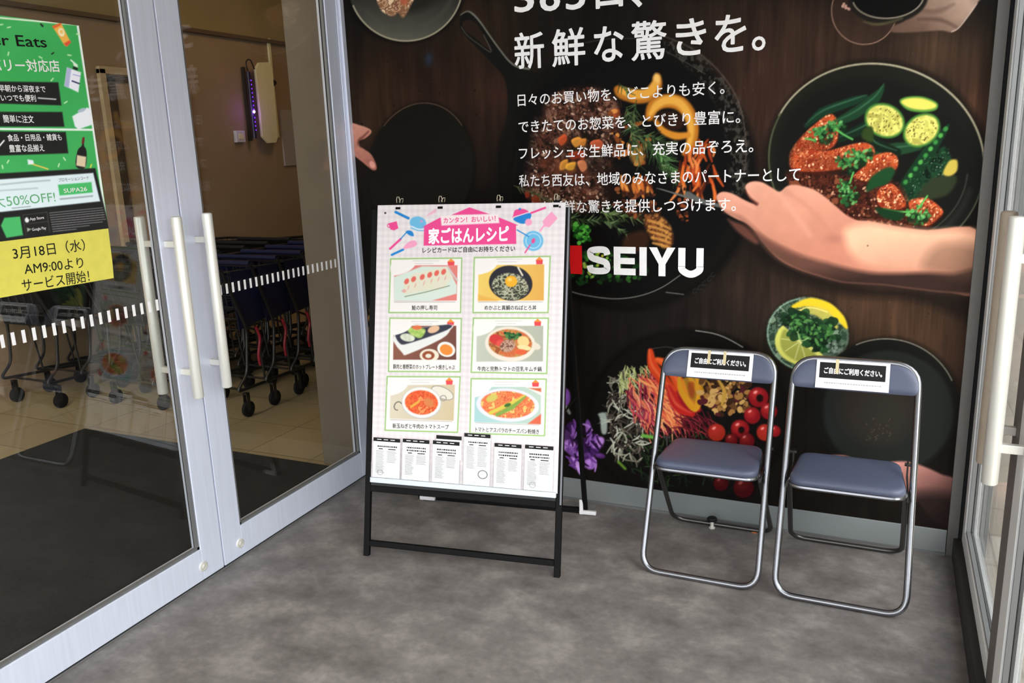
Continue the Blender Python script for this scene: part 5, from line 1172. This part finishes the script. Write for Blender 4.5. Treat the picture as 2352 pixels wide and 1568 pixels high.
def copy_thing(src, dx, dy, label):
    r = src.copy(); COL.objects.link(r); r.location = (src.location.x+dx, src.location.y+dy, 0); r['label'] = label
    for ch in src.children:
        c = ch.copy(); COL.objects.link(c); c.parent = r
        for g in ch.children: d = g.copy(); COL.objects.link(d); d.parent = c
    return r
ORD = ['first', 'second', 'third', 'fourth', 'fifth', 'sixth', 'seventh']
g1 = 'nested blue-sided shopping trolleys behind the right glass door'; g2 = 'nested black shopping trolleys behind the left glass door'; g3 = 'nested black trolleys at the far left inside the store'
rows = [(-1.60, .40, True, g1, 7, .27, 'blue-sided shopping trolley, %s from the mat in its nested row'), (-2.30, .33, False, g2, 7, .27, 'black wire shopping trolley, %s from the mat in the middle row'),
        (-3.08, .12, False, g3, 7, .27, 'black wire shopping trolley, %s from the mat in the far row by the wall')]
for x, y, blue, g, n, pitch, lab in rows:
    c0 = make_cart(x, y, lab % 'first', blue, g)
    for i in range(1, n): copy_thing(c0, 0, pitch*i, lab % ORD[i])

def wl(u, v, xx=-3.5): q = on_axis(u, v, 0, xx); return q[1], q[2]
uv = thing('ultraviolet_lamp', 'wall-mounted violet lamp strip beside its long cream cover, inside the store', 'lamp', (-3.5, 3.4, 2.24))
ya, za = wl(600, 140, -3.4); yb, zb_ = wl(618, 330, -3.4); yc = 3.42
m = MB(); WPL = Plane((-3.42, 0, 0), (0, 1, 0), (0, 0, 1))
m.prism(WPL, [(WPL.at(*p)) for p in [(590, 144), (612, 143), (621, 156), (634, 314), (630, 328), (612, 329), (598, 314), (582, 158)]], 0, .03); m.build('cover', CREAM, uv, bevel=.006)
m = MB(); (y0, z0), (y1, z1) = WPL.at(566, 165), WPL.at(582, 318)
yt_ = (y0+y1)/2; m.tube([(-3.40, yt_, z0), (-3.40, yt_, z1)], .022, 12); tb = m.build('tube', DARKP, uv, smooth=True)
m = MB()
for k in range(13):
    if k == 8: continue
    z = z0+(z1-z0)*(.12+.062*k); m.lathe((-3.380, yt_+.004, z-.006), (1, 0, 0), [(.006, 0), (.006, .004), (.002, .005)], 10)
m.build('led_row', UVG, tb)
zz = WPL.at(577, 257)[1]; MB().lathe((-3.384, yt_+.004, zz), (1, 0, 0), [(.016, 0), (.014, .008), (.004, .012)], 14).build('bright_led', UVW, tb)
m = MB(); m.box(-3.5, -3.47, yt_+.015, yt_+.045, z1-.02, z0+.05); m.build('mounting_rail', mat('dark_brown_rail', (52, 42, 38), .5), uv)
MB().tube(arc_path([(-3.40, yt_, z0), (-3.41, yt_-.01, z0+.10), (-3.41, yt_+.06, z0+.13), (-3.40, yt_+.10, z0+.03)], .05, 5), .006, 6).build('cable', RUBBER, uv, smooth=True)
q = WPL.at(629, 190); MB().lathe((-3.5, q[0], q[1]), (1, 0, 0), [(.05, 0), (.055, .03), (.03, .08), (.02, .1)], 16).build('black_knob', RUBBER, uv, smooth=True)
y0, z0 = wl(615, 90); y1, z1 = wl(620, 160)
tag(MB().box(-3.5, -3.478, (y0+y1)/2-.016, (y0+y1)/2+.016, 1.9, 2.9).build('wall_conduit', CREAM), 'cream vertical cable duct on the store wall above the violet lamp', 'cable duct')
(y0, z0), (y1, z1) = wl(535, 300), wl(558, 327)
t = thing('wall_switch', 'small white switch box on the store wall left of the violet lamp', 'switch', (-3.5, (y0+y1)/2, (z0+z1)/2))
MB().box(-3.5, -3.46, y0, y1, z1, z0).build('switch_box', mat('pale_switch', (206, 200, 210), .5), t, bevel=.006); MB().box(-3.46, -3.452, y0+.03, y1-.03, z1+.03, z0-.03).build('switch_key', CREAM, t, bevel=.002)
(y0, z0), (y1, z1) = wl(640, 252), wl(690, 400)
tag(MB().box(-3.5, -3.48, y0, y1, z1+.1, z0).build('wall_board', mat('pale_lilac_board', (160, 146, 140), .6), bevel=.003), 'pale rectangular board on the store wall right of the violet lamp', 'board')
# the violet lamp's own glow on the wall
pl_ = bpy.data.lights.new('violet_glow', 'POINT'); pl_.energy = .8; pl_.color = (.35, .12, 1.0); pl_.shadow_soft_size = .02
po = bpy.data.objects.new('violet_glow', pl_); COL.objects.link(po); po.location = (-3.33, yt_-.03, zz)

# ---------------------------------------------------------------- notices on the left glass door
NP = Plane((-.0205, 0, 0), (0, 1, 0), (0, 0, 1))
gp_ = [NP.at(0, 40), NP.at(181, 57), NP.at(248, 527), NP.at(0, 553)]
ya0 = -2.20; y1g = NP.at(181, 57)[0]-.0; ztop = NP.at(120, 51)[1]; zmid = NP.at(120, 540)[1]
notice = thing('delivery_poster', 'green and black delivery service poster taped to the left glass door', 'poster', (-.02, -1.85, zmid))
D = Sheet(NP, ya0, y1g, zmid, ztop, .0019, (72, 176, 96))
def paint_door(D):
    g = (66, 172, 92); k = (34, 34, 34)
    D.C[:] = np.array(g); D.C += ((fnoise(D.A*6, D.B*6, 4, 2)-.5)*14)[..., None]
    D.line([(178, 56), (215, 300), (246, 526)], 5, (236, 240, 236)); D.line([(-200, 30), (0, 41), (181, 57)], 4, (220, 236, 210))
    r = random.Random(2)
    for x, y in [(6, 56), (24, 62), (156, 126), (176, 78), (154, 233), (122, 180), (20, 368), (146, 362), (136, 376), (210, 378), (20, 120), (90, 130), (5, 380)]:
        a = r.uniform(0, 3.1); D.line([(x, y), (x+7*math.cos(a), y+7*math.sin(a))], 3, (190, 230, 180) if y != 378 else (220, 210, 80))
    D.line([(94, 56), (98, 60)], 4, k); D.line([(119, 124), (123, 121)], 3, k)
    # tube
    D.poly([(120, 60), (140, 52), (162, 96), (154, 107), (148, 104)], (242, 178, 80)); D.poly([(119, 60), (141, 52), (140, 58), (124, 66)], (226, 104, 54)); D.poly([(146, 100), (160, 92), (163, 98), (153, 107)], (226, 88, 60)); D.ell(141, 74, 7, 10, -20, (246, 232, 196)); D.ell(141, 73, 4, 5, -20, (240, 196, 110))
    # bottle
    D.poly([(154, 155), (186, 166), (180, 212), (148, 197)], (238, 238, 250)); D.poly([(154, 155), (164, 158), (158, 202), (148, 197)], (176, 180, 216)); D.line([(168, 171), (184, 175)], 2, (150, 156, 200)); D.line([(166, 186), (182, 192)], 3.4, (52, 54, 90)); D.poly([(168, 152), (179, 156), (178, 162), (167, 158)], k); D.poly([(168, 142), (178, 148), (179, 155), (169, 151)], (226, 244, 226)); D.line([(163, 138), (172, 146)], 3, (226, 244, 226))
    # tofu box
    D.poly([(166, 267), (200, 247), (209, 250), (212, 286), (180, 297), (172, 290)], (236, 238, 246)); D.ell(188, 253, 10, 4, -20, (176, 188, 206))
    # boxes
    D.poly([(-200, 184), (134, 189), (141, 242), (-200, 232)], k); D.poly([(-200, 256), (143, 257), (148, 291), (-200, 290)], k); D.poly([(-200, 300), (151, 303), (157, 352), (-200, 364)], k)
    D.line([(-200, 294), (0, 296), (212, 298)], 4.6, (240, 246, 240))
    D.line([(88, 225), (128, 228)], 3, (200, 200, 200)); D.line([(-1, 335), (9, 323)], 3.4, (240, 240, 240))
    # wine
    D.blob([(189, 318), (194, 319), (193, 334), (199, 348), (196, 385), (174, 382), (178, 346), (188, 334)], (34, 32, 34), 1, seg=3); D.poly([(177, 356), (198, 360), (196, 384), (175, 380)], (220, 200, 168)); D.line([(192, 317), (190, 328)], 5, (120, 40, 44))
    D.line([(66, 374), (110, 388)], 3, (232, 196, 90)); D.poly([(63, 366), (76, 368), (78, 376), (65, 378)], (230, 240, 246))
    # lower black part
    D.poly([(-220, 420), (0, 398), (219, 386), (252, 527), (0, 556), (-220, 580)], k); D.poly([(-220, 430), (0, 412), (214, 397), (230, 462), (0, 487), (-220, 512)], (222, 236, 242)); D.poly([(133, 424), (210, 418), (213, 442), (137, 449)], (76, 186, 106))
    D.line([(2, 424), (60, 418), (114, 414)], 4, (176, 188, 190), 1.6, .9); D.line([(-4, 438), (86, 432)], 4, (182, 194, 196), 1.6, .8); D.line([(28, 478), (70, 474)], 2, (150, 160, 160)); D.line([(139, 457), (212, 450)], 4, (160, 166, 170), 1.4, .9)
    D.poly([(2, 518), (10, 500), (46, 497), (53, 540), (15, 546)], (76, 182, 104))
    for a, b in [((52, 494), (108, 487)), ((108, 487), (114, 532)), ((52, 494), (60, 540)), ((56, 515), (111, 508))]: D.line([a, b], 1, (80, 76, 76))
    for i in range(9):
        y = 489+i*5.4; x1 = 235+i*1.5 if i < 6 else 235-(i-6)*30; x = 114+i*1
        while x < x1: q = r.uniform(4, 12); D.line([(x, y-(x-114)*.10), (min(x+q, x1), y-(min(x+q, x1)-114)*.10)], 1.7, (150, 148, 150), .9, .85); x += q+2
    D.ell(62, 505, 5, 6, 0, (236, 236, 236)); D.ell(66, 500, 2, 3, 0, k); D.poly([(62, 523), (72, 526), (63, 532)], (170, 180, 160))
paint_door(D)
DPRINT = print_mat('door_print', GAIN_D, .5, .2)
D.build('printed_sheet', DPRINT, notice, thick=.002)
def dl(nm, t, p0, p1, h, mt, par=notice, off=.006, n=.0006):
    b = MB(); text_px(b, NP, t, p0, p1, h, offset=off, n=n); b.build(nm, mt, par)
dl('black_lettering', 'Uber Eats', (-78, 100), (108, 109), 33, INKK, off=.01)
dl('white_lettering', 'デリバリー対応店', (-80, 160), (138, 163), 28, INKW, off=.014)
for t, p0, p1, h in [('早朝から深夜まで', (-2, 209), (105, 211), 15), ('いつでも便利', (3, 231), (83, 232), 15), ('簡単に注文', (8, 280), (78, 281), 17), ('食品・日用品・雑貨も', (18, 323), (142, 321), 15), ('豊富な品揃え', (22, 348), (102, 346), 16)]: dl('white_lettering', t, p0, p1, h, INKW, off=.014)
GR = mat('green_ink', (112, 186, 130), .6)
dl('green_lettering', '最大50%OFF!', (-52, 480), (128, 462), 28, GR, off=.0)
dl('small_lettering', 'プロモーションコード', (135, 417), (204, 411), 8, INKGREY); dl('white_lettering', 'SUPA26', (147, 443), (200, 438), 12, INKW, off=.01)
dl('badge_lettering', 'App Store', (69, 506), (101, 502), 8, INKW); dl('badge_lettering', 'Google Play', (74, 530), (106, 526), 8, INKW)

yn = thing('yellow_notice', 'yellow paper notice with black date text below the green poster', 'notice', (-.02, -1.75, NP.at(120, 655)[1]))
YP = mat('yellow_paper', (238, 226, 96), .6)
m = MB(); zt0, zt1 = zmid, zmid; ye = NP.at(249, 527)[0]; y2 = NP.at(263, 638); yl = ya0
nseg = 10; front = []; back = []
pts = [(yl, NP.at(0, 553)[1]), (ye, zmid+.002), (y2[0]+.002, y2[1]+.04), (y2[0], y2[1]), (yl, y2[1]+.004)]
pts = [(yl, zmid-.0005), (ye, zmid-.0005), (y2[0]+.001, y2[1]+.05), (y2[0]-.003, y2[1]), (yl, NP.at(0, 682)[1])]
m.prism(NP, pts, -.002, -.0003); m.build('paper_sheet', YP, yn)
for t, p0, p1, h in [('3月18日（水）', (31, 594), (196, 573), 28), ('AM9:00より', (57, 629), (192, 613), 27), ('サービス開始！', (52, 668), (206, 644), 28)]: dl('black_lettering', t, p0, p1, h, INKK, par=yn, off=.004, n=.0004)
